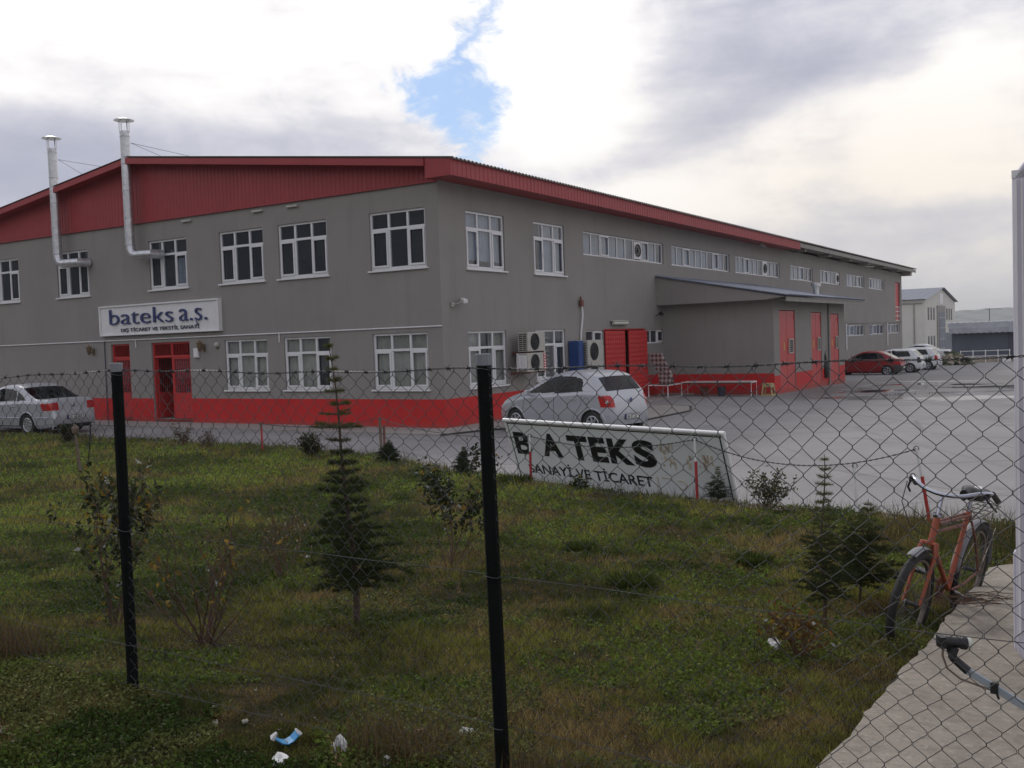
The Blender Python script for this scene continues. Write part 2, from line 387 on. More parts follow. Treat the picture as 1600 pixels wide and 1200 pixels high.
# ------------------------------------------------------------------ terrain
FP = np.array([-.08, 3.6]); FD = np.array([.84, -.542]); FD = FD/np.linalg.norm(FD); FN = np.array([-FD[1], FD[0]])   # fence point, direction, outward
CORN = Vector((-1.761, 25.440, 0)); BROT = math.atan2(-.53103, .84735)
BX = Vector((.84735, -.53103, 0)); BY = Vector((.53103, .84735, 0))
def zyard(x, y):
    t = (np.asarray(x)-CORN.x)*BY.x+(np.asarray(y)-CORN.y)*BY.y
    return -.5*np.clip((t-13)/30., 0, 1)**1.2
def vnoise(x, y, s, seed=0):
    x = np.asarray(x)*s+seed*17.3; y = np.asarray(y)*s+seed*9.1
    xi = np.floor(x).astype(int); yi = np.floor(y).astype(int); fx = x-xi; fy = y-yi; fx = fx*fx*(3-2*fx); fy = fy*fy*(3-2*fy)
    def h(a, b):
        q = np.sin(a*127.1+b*311.7+seed*74.7)*43758.5453; return q-np.floor(q)
    return (h(xi, yi)*(1-fx)+h(xi+1, yi)*fx)*(1-fy)+(h(xi, yi+1)*(1-fx)+h(xi+1, yi+1)*fx)*fy
def zlawn(x, y):
    e = (np.asarray(x)-FP[0])*FN[0]+(np.asarray(y)-FP[1])*FN[1]
    return .06+.56*np.exp(-np.clip(e, 0, 99)/3.2)+.035*(vnoise(x, y, 1.1, 1)-.5)+.02*(vnoise(x, y, 3.1, 2)-.5)
RIM = [(-40, 42), (-22, 33.2), (-14.8, 28.1), (-11, 25.8), (-7.9, 23.8), (-4.1, 20.8), (-1.9, 18.4), (-.5, 16.1), (1.1, 14.3), (2.85, 12.55), (3.9, 11.75), (4.7, 11.1), (6.0, 10.4), (8.5, 8.9), (12, 6.5), (22, -1)]

m, k, b = newmat('yard_concrete')     # pale dusty yard surface with wet patches
co = k.n('ShaderNodeTexCoord').outputs['Object']
f1 = k.noise(co, .35, 6, .6); f2 = k.noise(co, 9, 6, .7); f3 = k.noise(co, .09, 3, .5)
base = k.ramp(f1, [(.3, (.225, .217, .214)), (.7, (.30, .29, .287))])
base = k.mix(k.m('MULTIPLY', k.smooth(f2, .45, .75), .35), base, (.20, .19, .185))
sp = k.n('ShaderNodeSeparateXYZ'); k.put(sp.inputs[0], co)
tt = k.m('ADD', k.m('MULTIPLY', k.m('SUBTRACT', sp.outputs[0], CORN.x), BY.x), k.m('MULTIPLY', k.m('SUBTRACT', sp.outputs[1], CORN.y), BY.y))
rr = k.m('ADD', k.m('MULTIPLY', k.m('SUBTRACT', sp.outputs[0], CORN.x), BX.x), k.m('MULTIPLY', k.m('SUBTRACT', sp.outputs[1], CORN.y), BX.y))
# damp, darker ground further back; puddles inside it
mp = k.n('ShaderNodeMapping'); mp.inputs['Rotation'].default_value = (0, 0, R(12)); mp.inputs['Scale'].default_value = (.20, .60, 1); k.put(mp.inputs[0], co)
wet = k.noise(mp.outputs[0], 1.0, 6, .62, .5)
wzone = k.m('MULTIPLY', k.m('MULTIPLY', k.smooth(tt, 8, 16), k.smooth(tt, 40, 30)), k.smooth(rr, 3.5, 6))
damp = k.m('MULTIPLY', k.smooth(wet, .30, .46), wzone)
pud = k.m('MULTIPLY', k.smooth(wet, .505, .525), k.m('MULTIPLY', k.m('MULTIPLY', k.smooth(tt, 8, 12), k.smooth(tt, 28, 24)), k.smooth(rr, 5, 7)))
base = k.mix(k.m('MULTIPLY', damp, .75), base, (.085, .08, .078))
cr = k.n('ShaderNodeTexVoronoi', feature='DISTANCE_TO_EDGE'); cr.inputs['Scale'].default_value = .22; k.put(cr.inputs['Vector'], co)
base = k.mix(k.m('MULTIPLY', k.m('SUBTRACT', 1.0, k.smooth(cr.outputs['Distance'], .0, .012)), .5), base, (.13, .12, .12))
ol = k.noise(co, .55, 4, .5, 1.2); base = k.mix(k.m('MULTIPLY', k.smooth(ol, .60, .68), .35), base, (.13, .125, .12))
mt_ = k.n('ShaderNodeMapping'); mt_.inputs['Rotation'].default_value = (0, 0, R(32)); mt_.inputs['Scale'].default_value = (2.2, .09, 1); k.put(mt_.inputs[0], co)
base = k.mix(k.m('MULTIPLY', k.smooth(k.noise(mt_.outputs[0], 1.0, 3, .5), .56, .68), .28), base, (.16, .15, .15))
base = k.mix(pud, base, (.06, .06, .06))
k.put(b.inputs['Base Color'], base)
k.put(b.inputs['Roughness'], k.m('ADD', k.m('SUBTRACT', .9, k.m('MULTIPLY', damp, .3)), k.m('MULTIPLY', pud, -.56)))
bn = k.n('ShaderNodeBump'); bn.inputs['Distance'].default_value = .02; k.put(bn.inputs['Strength'], k.m('MULTIPLY', k.m('SUBTRACT', 1.0, pud), .5))
k.put(bn.inputs['Height'], k.noise(co, 30, 6, .7)); k.put(b.inputs['Normal'], bn.outputs[0])
M['yard'] = m
gx = np.concatenate([-np.geomspace(4100, 130, 11), np.linspace(-120, 120, 81), np.geomspace(130, 4100, 11)])
gy = np.concatenate([-np.geomspace(4100, 130, 11), np.linspace(-120, 150, 91), np.geomspace(160, 4100, 11)])
g = MB(); X, Y = np.meshgrid(gx, gy); Z = zyard(X, Y)
g.grid([[(X[i, j], Y[i, j], Z[i, j]) for j in range(len(gx))] for i in range(len(gy))])
tag(g.build('yard_ground', M['yard'], smooth=True, recalc=False), kind='structure')

# lawn bank sheet
m, k, b = newmat('weedy_soil'); co = k.n('ShaderNodeTexCoord').outputs['Object']
c = k.ramp(k.noise(co, 1.3, 6, .6), [(.3, (.026, .028, .012)), (.5, (.040, .032, .019)), (.7, (.030, .036, .014))])
c = k.mix(k.smooth(k.noise(co, 25, 5, .7), .4, .7), c, (.055, .040, .026)); k.put(b.inputs['Base Color'], c); b.inputs['Roughness'].default_value = 1.0; b.inputs['Specular IOR Level'].default_value = .05
bn = k.n('ShaderNodeBump'); bn.inputs['Strength'].default_value = .9; bn.inputs['Distance'].default_value = .03
k.put(bn.inputs['Height'], k.noise(co, 40, 6, .7)); k.put(b.inputs['Normal'], bn.outputs[0]); M['soil'] = m
rim = []
for i in range(len(RIM)-1):
    a, c_ = np.array(RIM[i]), np.array(RIM[i+1]); n = max(2, int(np.linalg.norm(c_-a)/.45))
    for j in range(n): rim.append(a+(c_-a)*j/n)
rim.append(np.array(RIM[-1])); rim = np.array(rim)
NRM = np.gradient(rim, axis=0); NRM = np.stack([-NRM[:, 1], NRM[:, 0]], 1); NRM /= np.linalg.norm(NRM, axis=1)[:, None]
rim = rim+NRM*(.28*(vnoise(rim[:, 0], rim[:, 1], .8, 5)-.5)+.16*(vnoise(rim[:, 0], rim[:, 1], 3, 6)-.5))[:, None]
near0 = FP-FN*9-FD*40; near1 = FP-FN*9+FD*26
rows = []; NV = 60
sarc = np.concatenate([[0], np.cumsum(np.linalg.norm(np.diff(rim, axis=0), axis=1))]); sarc /= sarc[-1]
for j in range(NV+1):
    v = (j/NV)**.8
    P = (near0+(near1-near0)*sarc[:, None])*(1-v)+rim*v
    z = zlawn(P[:, 0], P[:, 1])
    if j == NV: z = z*0-.03
    elif j == NV-1: z = z*.9
    rows.append([(P[i, 0], P[i, 1], z[i]) for i in range(len(P))])
g = MB().grid(rows); tag(g.build('lawn_ground', M['soil'], smooth=True, recalc=False), kind='structure')
def in_lawn(x, y):
    """inside the lawn: nearer than the rim"""
    px = np.interp(np.arctan2(x, y), np.arctan2(rim[:, 0], rim[:, 1]), np.hypot(rim[:, 0], rim[:, 1]))
    return np.hypot(x, y) < px
# concrete slab to the right
SL0 = np.array([1.39, 4.16]); SN = np.array([.539, .842]); SE = np.array([.842, -.539])
def slabz(e): return .64-.068*e
def slab_e(P): return (P[0]-FP[0])*FN[0]+(P[1]-FP[1])*FN[1]
def on_slab(x, y):
    a = (x-SL0[0])*SE[0]+(y-SL0[1])*SE[1]; e = (x-FP[0])*FN[0]+(y-FP[1])*FN[1]
    return (a > -.02) & (e < 6.65) & (a < 5)
ne, na = 120, 26
rows = []
for i in range(ne+1):
    e = -2.5+i*(9.1/ne)
    row = []; je = .022*(vnoise(np.array([e*3.]), np.array([1.]), 1, 41)[0]-.5)+.028*(vnoise(np.array([e*11.]), np.array([2.]), 1, 42)[0]-.5)+.006*random.random()
    for j in range(-1, na+2):
        a = np.clip(j, 0, na)/na*5.0
        e2 = e
        jit = je+(.012 if j < 0 else 0) if j <= 0 else 0
        if j < 2 and e > 6.2: jit += (e-6.2)**2*1.2
        P = SL0+SN*(e-1.3)+SE*(a+jit)
        z = slabz(e)+.003*math.sin(e*2+a*3)
        if j < 0 or j > na or i == ne: z = -.2
        if j == 0: z -= .012
        row.append((P[0], P[1], z))
    rows.append(row)
tag(MB().grid(rows).build('concrete_slab', M['concrete'], smooth=True), kind='structure')

# apron pavement round the factory
def W(x, y, z=0.0): return CORN+BX*x+BY*y+Vector((0, 0, z))
m = mat('apron_concrete', (.30, .275, .255), .9, var=.12, vscale=1.2, bump=.5, bscale=30, grime=.3); M['apron'] = m
g = MB()
pl = [(-40, .3), (-40, -1.15), (.75, -1.3), (1.2, .1), (4.05, 3.5), (4.1, 6.6), (3.5, 8.1), (2.6, 8.5), (1.2, 8.6), (1.2, 20), (.0, 20), (.0, .3)]
poly = [(W(a, b_).x, W(a, b_).y) for a, b_ in pl]
g.prism(poly[::-1], -.25, .045); tag(g.build('pavement', M['apron'], bevel=.012), kind='structure')
g = MB()
for a, b_ in zip(pl[2:8], pl[3:9]):
    A_, B_ = W(*a), W(*b_); d = (B_-A_); L_ = d.length; mid = (A_+B_)/2
    r_ = rotm(rz=math.atan2(d.y, d.x)); out = Vector((d.y, -d.x, 0)).normalized()
    g.box(mid+out*.055+Vector((0, 0, .0)), (L_+.02, .05, .085), r_)
tag(g.build('kerb_edge', M['dark'] if False else mat('dark_kerb', (.06, .055, .05), .9, var=.3)), kind='structure')

# distant hills
def hills(name, az0, az1, dist, hts, colr, seed):
    n = 160; rows = []
    for j in range(14):
        v = j/13.; row = []
        for i in range(n+1):
            a = az0+(az1-az0)*i/n
            h = np.interp(i/n, np.linspace(0, 1, len(hts)), hts)
            h *= 1+.10*(vnoise(np.array([i*.15]), np.array([0.]), 1, seed)[0]-.5)+.03*math.sin(i*1.7+seed)
            d = dist*(.72+.28*v+.02*math.sin(i*.9+j*1.3))
            z = -2+h*math.sin(v*math.pi/2)**1.2+h*.05*math.sin(i*.8+j*2.1)*v*(1-v)*4
            row.append((d*math.sin(a), d*math.cos(a), z))
        rows.append(row)
    # back slope
    rows.append([(p[0]*1.15, p[1]*1.15, -4) for p in rows[-1]])
    return tag(MB().grid(rows).build(name, mat(name+'_forest', colr, .95, var=.3, vscale=.01), smooth=True, recalc=False), kind='structure')
hills('hills', R(16), R(60), 3300, [20, 42, 52, 60, 66, 74, 80, 60], (.06, .075, .05), 3)
hills('wooded_hill', R(130), R(300), 270, [8, 25, 40, 48, 40, 38, 33, 48, 58, 60, 55, 30], (.05, .06, .055), 9)

# ------------------------------------------------------------------ the factory
FB = thing('factory_building', 'long grey two-storey factory with red lower band and red roof edge beside the yard', 'building', CORN, BROT)
LW, LR = 23.4, 62.4       # left facade length (local x from 0 to -LW), right facade length (local y)
ZT = 6.5
BASE = -.7
def wall_panel(mb, P, ulen, z0, z1, ops, depth=.14, paint_z=.80, red=True, redmax=999):
    """P(u,d,z)->local point, d = outward. ops: (u0,u1,z0,z1). Material 1 below paint_z."""
    us = sorted(set([0, ulen]+([redmax] if redmax < ulen else [])+[v for o in ops for v in o[:2]])); zs = sorted(set([z0, z1]+([paint_z] if z0 < paint_z < z1 else [])+[v for o in ops for v in o[2:4]]))
    for i in range(len(us)-1):
        for j in range(len(zs)-1):
            u0, u1, a, c_ = us[i], us[i+1], zs[j], zs[j+1]; cu, cz = (u0+u1)/2, (a+c_)/2
            if any(o[0] < cu < o[1] and o[2] < cz < o[3] for o in ops): continue
            mb.cur = 1 if (red and cz < paint_z and cu < redmax) else 0
            mb.quad(P(u0, 0, a), P(u1, 0, a), P(u1, 0, c_), P(u0, 0, c_))
    for o in ops:
        u0, u1, a, c_ = o[:4]
        mb.cur = 0
        mb.quad(P(u0, 0, a), P(u0, -depth, a), P(u0, -depth, c_), P(u0, 0, c_)); mb.quad(P(u1, 0, a), P(u1, 0, c_), P(u1, -depth, c_), P(u1, -depth, a))
        mb.quad(P(u0, 0, c_), P(u0, -depth, c_), P(u1, -depth, c_), P(u1, 0, c_)); mb.quad(P(u0, 0, a), P(u1, 0, a), P(u1, -depth, a), P(u0, -depth, a))
    mb.cur = 0
PL = lambda u, d, z: (-u, -d, z)        # left facade: u = distance from the corner going left
PR = lambda u, d, z: (d, u, z)          # right facade: u = distance from the corner going back
up_l = [(.43, 2.32), (3.86, 5.76), (6.36, 8.23), (9.7, 11.52), (14.66, 16.44), (18.72, 20.6)]
lo_l = [(.49, 2.36), (3.88, 5.71), (6.36, 8.2)]
doors_l = [(9.78, 11.62), (12.72, 13.68)]
ops_l = [(a, c, 4.28, 5.84) for a, c in up_l]+[(a, c, 1.06, 2.58) for a, c in lo_l]+[(a, c, .14, 2.59) for a, c in doors_l]
up_r = [(1.24, 3.18), (4.81, 6.72)]
strips = [(8.0, 14.62, 10), (15.4, 22.1, 10), (22.86, 29.7, 10), (31.6, 36.0, 5), (37.6, 42.3, 5), (44.1, 49.1, 5), (50.6, 55.7, 5)]
lo_r = [(1.17, 3.1), (4.75, 6.6)]
small_r = [(8.0, 9.28, 1.98, 2.52, 2), (12.72, 14.5, 1.98, 2.5, 3)]
far_r = [(43.8, 48.9, 5), (50.6, 55.4, 4), (56.9, 61.3, 4)]
GATE = (9.3, 12.7)
ops_r = [(a, c, 4.26, 5.83) for a, c in up_r]+[(a, c, 5.0, 5.78) for a, c, _ in strips]+[(a, c, 1.03, 2.57) for a, c in lo_r]
ops_r += [(a, c, z0, z1) for a, c, z0, z1, _ in small_r]+[(a, c, 1.78, 2.5) for a, c, _ in far_r]+[(GATE[0], GATE[1], .02, 2.55), (59.8, 61.8, 2.7, 5.75)]
mb = MB(); wall_panel(mb, PL, LW, BASE, ZT, ops_l); wall_panel(mb, PR, LR, BASE, ZT, ops_r, redmax=15.0)
# far faces and top
mb.quad((0, LR, BASE), (-LW, LR, BASE), (-LW, LR, ZT), (0, LR, ZT)); mb.quad((-LW, 0, BASE), (-LW, LR, BASE), (-LW, LR, ZT), (-LW, 0, ZT))
mb.build('wall', [M['stucco'], M['redbase']], FB, recalc=False)
# interior floors and back walls so that the windows look into rooms
mb = MB(); mb.quad((-.2, 3.2, -.02), (-LW+.1, 3.2, -.02), (-LW+.1, 3.2, 6.4), (-.2, 3.2, 6.4))
mb.quad((-3.2, 3.2, -.02), (-3.2, LR-.1, -.02), (-3.2, LR-.1, 6.4), (-3.2, 3.2, 6.4))
for z in (-.02, 3.3, 6.4): mb.quad((-.16, .16, z), (-LW+.1, .16, z), (-LW+.1, LR-.1, z), (-.16, LR-.1, z))
for y in (7.3, 14.9, 30.5, 43): mb.quad((-.15, y, -.02), (-3.2, y, -.02), (-3.2, y, 6.4), (-.15, y, 6.4))
mb.build('interior', M['room'], FB, recalc=False)
# gable cladding: ribbed red sheets
APX, ZR = 11.7, 8.42
def roofz(u): return ZR-.1275*abs(u-APX)      # underside line of the roof at distance u from the corner
mb = MB(); u = -.02; pr = .30; vs = []
prof = [(0, .0), (.07, .0), (.085, .014), (.125, .014), (.14, .0)]
us = []; u = 0.0
while u < LW: 
    for a, d in prof:
        if u+a <= LW: us.append((u+a, d))
    u += .16
rows = [[(-a, -.03-d, ZT-.03) for a, d in us], [(-a, -.03-d, roofz(a)-.02) for a, d in us]]
mb.grid(rows); mb.b2((0, -.075, ZT-.06), (-LW, 0, ZT-.032)); mb.build('gable_cladding', M['redmetal'], FB, recalc=False)
# red boxed eave on the right side and its end face
mb = MB(); OV = .8
ys = []; y = -.5
while y < 30.6:
    for a, d in [(0, 0), (.09, 0), (.105, .012), (.16, .012), (.175, 0)]: ys.append((y+a, d))
    y += .20
mb.grid([[(OV+d, a, 6.46) for a, d in ys], [(OV+d, a, 6.86) for a, d in ys]])
mb.grid([[(OV+.01, a, 6.46) for a in (-.5, 30.6)], [(.0, a, 6.49) for a in (-.5, 30.6)]])
xs = [i*.1 for i in range(9)]
mb.grid([[(x, -.5-(.015 if i % 2 else 0), 6.46) for i, x in enumerate(xs)], [(x, -.5-(.015 if i % 2 else 0), 6.97-.1275*x) for i, x in enumerate(xs)]])
mb.quad((0, -.5, 6.46), (0, 0, 6.46), (0, 0, 7.0), (0, -.5, 7.0)); mb.quad((OV, 30.6, 6.46), (0, 30.6, 6.49), (0, 30.6, 6.9), (OV, 30.6, 6.86))
mb.build('boxed_eave', M['redmetal'], FB, recalc=False)
# verge boards following the gable, plus soffit
mb = MB()
def verge(u0, u1):
    a0, a1 = -u0, -u1; z0, z1 = roofz(u0), roofz(u1)
    vs = [(a0, -.53, z0-.15), (a1, -.53, z1-.15), (a1, -.53, z1+.03), (a0, -.53, z0+.03), (a0, -.47, z0-.15), (a1, -.47, z1-.15), (a1, -.47, z1+.03), (a0, -.47, z0+.03)]
    mb.add(vs, [(0, 1, 2, 3), (7, 6, 5, 4), (0, 4, 5, 1), (3, 2, 6, 7), (0, 3, 7, 4), (1, 5, 6, 2)])
    mb.quad((a0, -.47, z0-.11), (a1, -.47, z1-.11), (a1, 0, z1-.11), (a0, 0, z0-.11))
verge(.02, APX); verge(APX, LW+.4)
mb.build('verge_board', M['redmetal'], FB, recalc=False)
# grey eave of the rear section
mb = MB()
mb.b2((OV-.03, 30.65, 6.58), (OV+.02, 64.0, 6.80)); mb.b2((0.005, 30.65, 6.62), (OV-.03, 64.0, 6.66))
for y in np.arange(32, 63, 5.1): mb.b2((0.01, y-.09, 6.42), (OV-.08, y+.09, 6.618))
mb.b2((.01, 62.2, 6.30), (OV-.1, 62.9, 6.615)); mb.build('rear_eave', M['fascia'], FB, bevel=0)
# corrugated roof sheets, waves running up the slope
mb = MB(); rowsR, rowsL = [], []
ys = np.arange(-.56, 64.05, .0443); amp = .03
h = [amp*math.cos(2*math.pi*yy/.177) for yy in ys]
mb.grid([[(x, yy, roofz(-x)+.07+hh) for yy, hh in zip(ys, h)] for x in (.90, 0, -APX)]); mb.grid([[(x, yy, roofz(-x)+.055+hh) for yy, hh in zip(ys, h)] for x in (.90, .6)])
ys2 = np.arange(-.56, 64.05, .177)
mb.grid([[(x, yy, roofz(-x)+.07) for yy in ys2] for x in (-APX, -LW-.5)])
mb.build('roof', M['roof'], FB, recalc=False)
mb = MB(); mb.quad((0, LR, ZT), (-LW, LR, ZT), (-LW, LR, roofz(LW)), (-APX, LR, ZR)); mb.add([(0, LR, ZT), (-APX, LR, ZR), (0, LR, 6.9)], [(0, 1, 2)])
mb.quad((-LW, 0, ZT), (-LW, LR, ZT), (-LW, LR, roofz(LW)), (-LW, 0, roofz(LW))); mb.build('rear_gable', M['stucco'], FB, recalc=False)

def bars(mb, P, u0, u1, z0, z1, d0, d1):
    a = P(u0, d0, z0); c = P(u1, d1, z1); mb.b2(a, c)
def office_window(P, u0, u1, z0, z1, dress=0, open_left=False, tilt=False):
    """white pvc window: row of three top lights, below a sash, a fixed light and a sash"""
    F = .06; D0, D1 = -.12, -.05; W_ = u1-u0
    mb = MB(); b_ = lambda a, c, e, f, d1=D1: bars(mb, P, a, c, e, f, D0, d1)
    zt = z0+(z1-z0)*.70
    b_(u0, u1, z0, z0+F+.02); b_(u0, u1, z1-F, z1); b_(u0, u0+F, z0+F+.02, z1-F); b_(u1-F, u1, z0+F+.02, z1-F)
    m1, m2 = u0+W_*.325, u0+W_*.665
    b_(u0+F, u1-F, zt-.035, zt+.035)
    for mm in (m1, m2):
        b_(mm-.033, mm+.033, z0+F+.02, zt-.035); b_(mm-.033, mm+.033, zt+.035, z1-F)
    fr = mb.build('window', M['pvc'], FB, bevel=.006)
    for a, c in ((u0+F, m1-.033), (m2+.033, u1-F)):
        if open_left and a > u0+W_*.5: continue
        mb = MB(); s_ = .05; e0, e1 = z0+F+.02, zt-.035
        bars(mb, P, a, c, e0, e0+s_, D1-.004, D1+.025); bars(mb, P, a, c, e1-s_, e1, D1-.004, D1+.025)
        bars(mb, P, a, a+s_, e0+s_, e1-s_, D1-.004, D1+.025); bars(mb, P, c-s_, c, e0+s_, e1-s_, D1-.004, D1+.025)
        h_ = (c-s_*.5) if a < m1 else (a+s_*.5); bars(mb, P, h_-.01, h_+.01, (e0+e1)/2-.05, (e0+e1)/2+.05, D1+.025, D1+.04)
        mb.build('sash', M['pvc'], fr)
    mb = MB(); d = -.085
    cols = [(u0+F, m1-.033), (m1+.033, m2-.033), (m2+.033, u1-F)]
    for i, (a, c) in enumerate(cols):
        for j, (e, f) in enumerate(((z0+F+.02, zt-.035), (zt+.035, z1-F))):
            if open_left and i == 2 and j == 0: continue
            mb.quad(P(a, d, e), P(c, d, e), P(c, d, f), P(a, d, f))
    mb.build('pane', M['glass'], fr, recalc=False)
    mb = MB(); bars(mb, P, u0-.06, u1+.06, z0-.045, z0-.002, -.14, .07); mb.build('sill', M['white'], fr, bevel=.008)
    if dress in (1, 2, 4, 5):      # curtains: wavy cloth
        rng = {1: [(0, 1)], 2: [(0, .12), (.33, 1)], 4: [(.0, .36), (.62, 1)], 5: [(.0, .3)]}[dress]
        mb = MB()
        for a, c in rng:
            n = int(60*(c-a))+4
            mb.grid([[P(u0+W_*(a+(c-a)*i/n), -.165+.022*math.sin(i*1.25)+.012*math.sin(i*.5), z) for i in range(n+1)] for z in (z0, (z0+z1)/2, z1)])
        mb.build('curtain', M['curtain'], fr, smooth=True, recalc=False)
    if dress == 3:                  # wide horizontal blinds
        mb = MB(); z = z0+.03
        while z < z1-.03:
            mb.quad(P(u0+.05, -.22, z), P(u1-.35*W_, -.22, z), P(u1-.35*W_, -.27, z+.085), P(u0+.05, -.27, z+.085)); z += .135
        mb.build('blind', M['blind'], fr, recalc=False)
    if dress in (7, 8):             # pale sheets added behind the glass, standing in for reflected sky
        mb = MB(); a0 = 0.0 if dress == 7 else .34
        mb.grid([[P(u0+W_*(a0+(1-a0)*i/30), -.20+.02*(i % 2), z) for i in range(31)] for z in (z0+.25*(dress == 7), z1)])
        mb.build('blind', M['blindw'], fr, recalc=False)
    if dress == 6:                  # half drawn pale blind
        mb = MB(); mb.grid([[P(u0+W_*(.06+.5*i/24), -.35+.03*math.sin(i*1.3), z) for i in range(25)] for z in (z0, z0+(z1-z0)*.62)])
        mb.build('blind', M['blindw'], fr, smooth=True, recalc=False)
    return fr
dr = [0, 0, 0, 6, 0, 0]
for i, (a, c) in enumerate(up_l): office_window(PL, a, c, 4.28, 5.84, dr[i], open_left=(i == 7))
for i, (a, c) in enumerate(lo_l): office_window(PL, a, c, 1.06, 2.58, [1, 2, 1][i])
for i, (a, c) in enumerate(up_r): office_window(PR, a, c, 4.26, 5.83, 7+i)
for i, (a, c) in enumerate(lo_r): office_window(PR, a, c, 1.03, 2.57, [4, 3][i])
def strip_window(P, u0, u1, z0, z1, n, sashes=(), darks=(), parent=FB, dress=True):
    F = .05; D0, D1 = -.12, -.06; mb = MB(); w_ = (u1-u0)/n
    bars(mb, P, u0, u1, z0, z0+F, D0, D1); bars(mb, P, u0, u1, z1-F, z1, D0, D1)
    for i in range(n+1):
        c = min(max(u0+i*w_, u0+F/2), u1-F/2); bars(mb, P, c-F/2, c+F/2, z0+F, z1-F, D0, D1)
    for i in sashes:
        a, c = u0+i*w_+F/2, u0+(i+1)*w_-F/2; s_ = .045
        for q in ((a, c, z0+F, z0+F+s_), (a, c, z1-F-s_, z1-F), (a, a+s_, z0+F+s_, z1-F-s_), (c-s_, c, z0+F+s_, z1-F-s_)): bars(mb, P, *q, D1-.003, D1+.025)
    fr = mb.build('window', M['pvc'], parent, bevel=.004)
    mb = MB()
    for i in range(n):
        a, c = u0+i*w_+F/2, u0+(i+1)*w_-F/2; mb.quad(P(a, -.09, z0+F), P(c, -.09, z0+F), P(c, -.09, z1-F), P(a, -.09, z1-F))
    mb.build('pane', M['glass'], fr, recalc=False)
    if dress:
        mb = MB()
        for i in range(n):
            if i in darks: continue
            a, c = u0+i*w_, u0+(i+1)*w_
            mb.grid([[P(a+(c-a)*q/8, -.30+.02*(q % 2), z) for q in range(9)] for z in (z0, z1)])
        mb.build('blind', M['blindw'], fr, recalc=False)
    return fr
for i, (a, c, n) in enumerate(strips):
    fr = strip_window(PR, a, c, 5.0, 5.78, n, ((2, 7), (2, 7), (2, 6), (2,), (1,), (3,), (0,))[i], ((7,), (7,), (7,), (4,), (), (3,), ())[i])
    if i in (0, 2, 4):          # round extractor fans set in the lights
        q = 6 if i < 3 else 4; cc = a+(c-a)*(q+.5)/n; wq = (c-a)/n
        mb = MB(basis(PR(cc, -.05, 5.39), (0, 1, 0), (0, 0, 1), (1, 0, 0)))
        mb.box((0, 0, 0), (wq-.10, .62, .03)); f_ = mb.build('fan_plate', M['pvc'], fr, bevel=.005)
        mb = MB(basis(PR(cc, -.03, 5.39), (0, 1, 0), (0, 0, 1), (1, 0, 0)))
        mb.lathe([(.20, 0), (.235, .03), (.205, .035), (.19, .01)], 20)
        for kx in range(5): mb.box((0, 0, .012), (.40, .03, .008), rotm(rz=kx*math.pi/5))
        mb.lathe([(0, .03), (.06, .03), (.07, .0)], 12); mb.build('extractor_fan', M['rubber'], f_)
for a, c, z0, z1, n in small_r: strip_window(PR, a, c, z0, z1, n, (n-1,), (), FB, False)
for i, (a, c, n) in enumerate(far_r): strip_window(PR, a, c, 1.78, 2.5, n, (1,), (n-1,))

def grille_door(u0, u1, two, name='entrance_door'):
    P = PL; mb = MB(); D0, D1 = -.13, -.06; F = .06; zt = 2.10
    bars(mb, P, u0, u1, 2.53, 2.59, D0, D1); bars(mb, P, u0, u0+F, .14, 2.53, D0, D1); bars(mb, P, u1-F, u1, .14, 2.53, D0, D1)
    bars(mb, P, u0+F, u1-F, zt, zt+.07, D0, D1); mid = (u0+u1)/2
    if two: bars(mb, P, mid-.03, mid+.03, .14, zt, D0, D1); bars(mb, P, mid-.03, mid+.03, zt+.07, 2.53, D0, D1)
    dr_ = mb.build(name, M['reddoor'], FB, bevel=.005)
    mb = MB()
    u = u0+.12
    while u < u1-.08: bars(mb, P, u-.006, u+.006, zt+.07, 2.53, D1-.04, D1-.025); u += .075
    mb.build('transom_grille', M['reddoor'], dr_)
    leaves = [(u0+F, mid-.03)] if two else [(u0+F, u1-F)]
    for a, c in leaves:
        mb = MB(); bars(mb, P, a, c, .16, .98, D0+.02, D1-.01)
        bars(mb, P, a, a+.05, .98, zt, D0+.02, D1-.01); bars(mb, P, c-.05, c, .98, zt, D0+.02, D1-.01); bars(mb, P, a, c, zt-.05, zt, D0+.02, D1-.01)
        u = a+.1; kx = 0
        while u < c-.06:
            bars(mb, P, u-.006, u+.006, .98, zt-.05, D1-.03, D1-.015)
            for q in range(3):
                zz = 1.15+q*.33+(.12 if kx % 2 else 0); mb.tube([P(u+.035*math.cos(x*.785), D1-.02, zz+.035*math.sin(x*.785)) for x in range(8)], .005, 4, closed=True)
            u += .085; kx += 1
        lf = mb.build('door_leaf', M['reddoor'], dr_)
        mb = MB(); bars(mb, P, a+.05, c-.05, 1.0, zt-.05, D0+.025, D0+.03); mb.build('pane', M['glass'], lf)
    if two:      # open leaf swung inward
        mb = MB(); x = u1-F
        mb.b2(P(x-.04, -.14, .16), P(x, -.92, .98)); mb.b2(P(x-.04, -.14, .98), P(x, -.19, zt)); mb.b2(P(x-.04, -.87, .98), P(x, -.92, zt)); mb.b2(P(x-.04, -.19, zt-.05), P(x, -.87, zt))
        for q in range(8): mb.b2(P(x-.026, -.25-q*.08, .98), P(x-.014, -.262-q*.08, zt-.05))
        mb.build('open_door_leaf', M['reddoor'], dr_)
        mb = MB(); mb.b2(P(u0, -2.4, .0), P(u1, -2.45, 2.6)); mb.build('hall_wall', M['room'], dr_)
    mb = MB(); bars(mb, P, u0-.0, u1, .045, .135, -.5, .0 if two else -.0); mb.build('doorstep', M['apron'], dr_)
grille_door(*doors_l[0], True); grille_door(*doors_l[1], False, 'side_door')
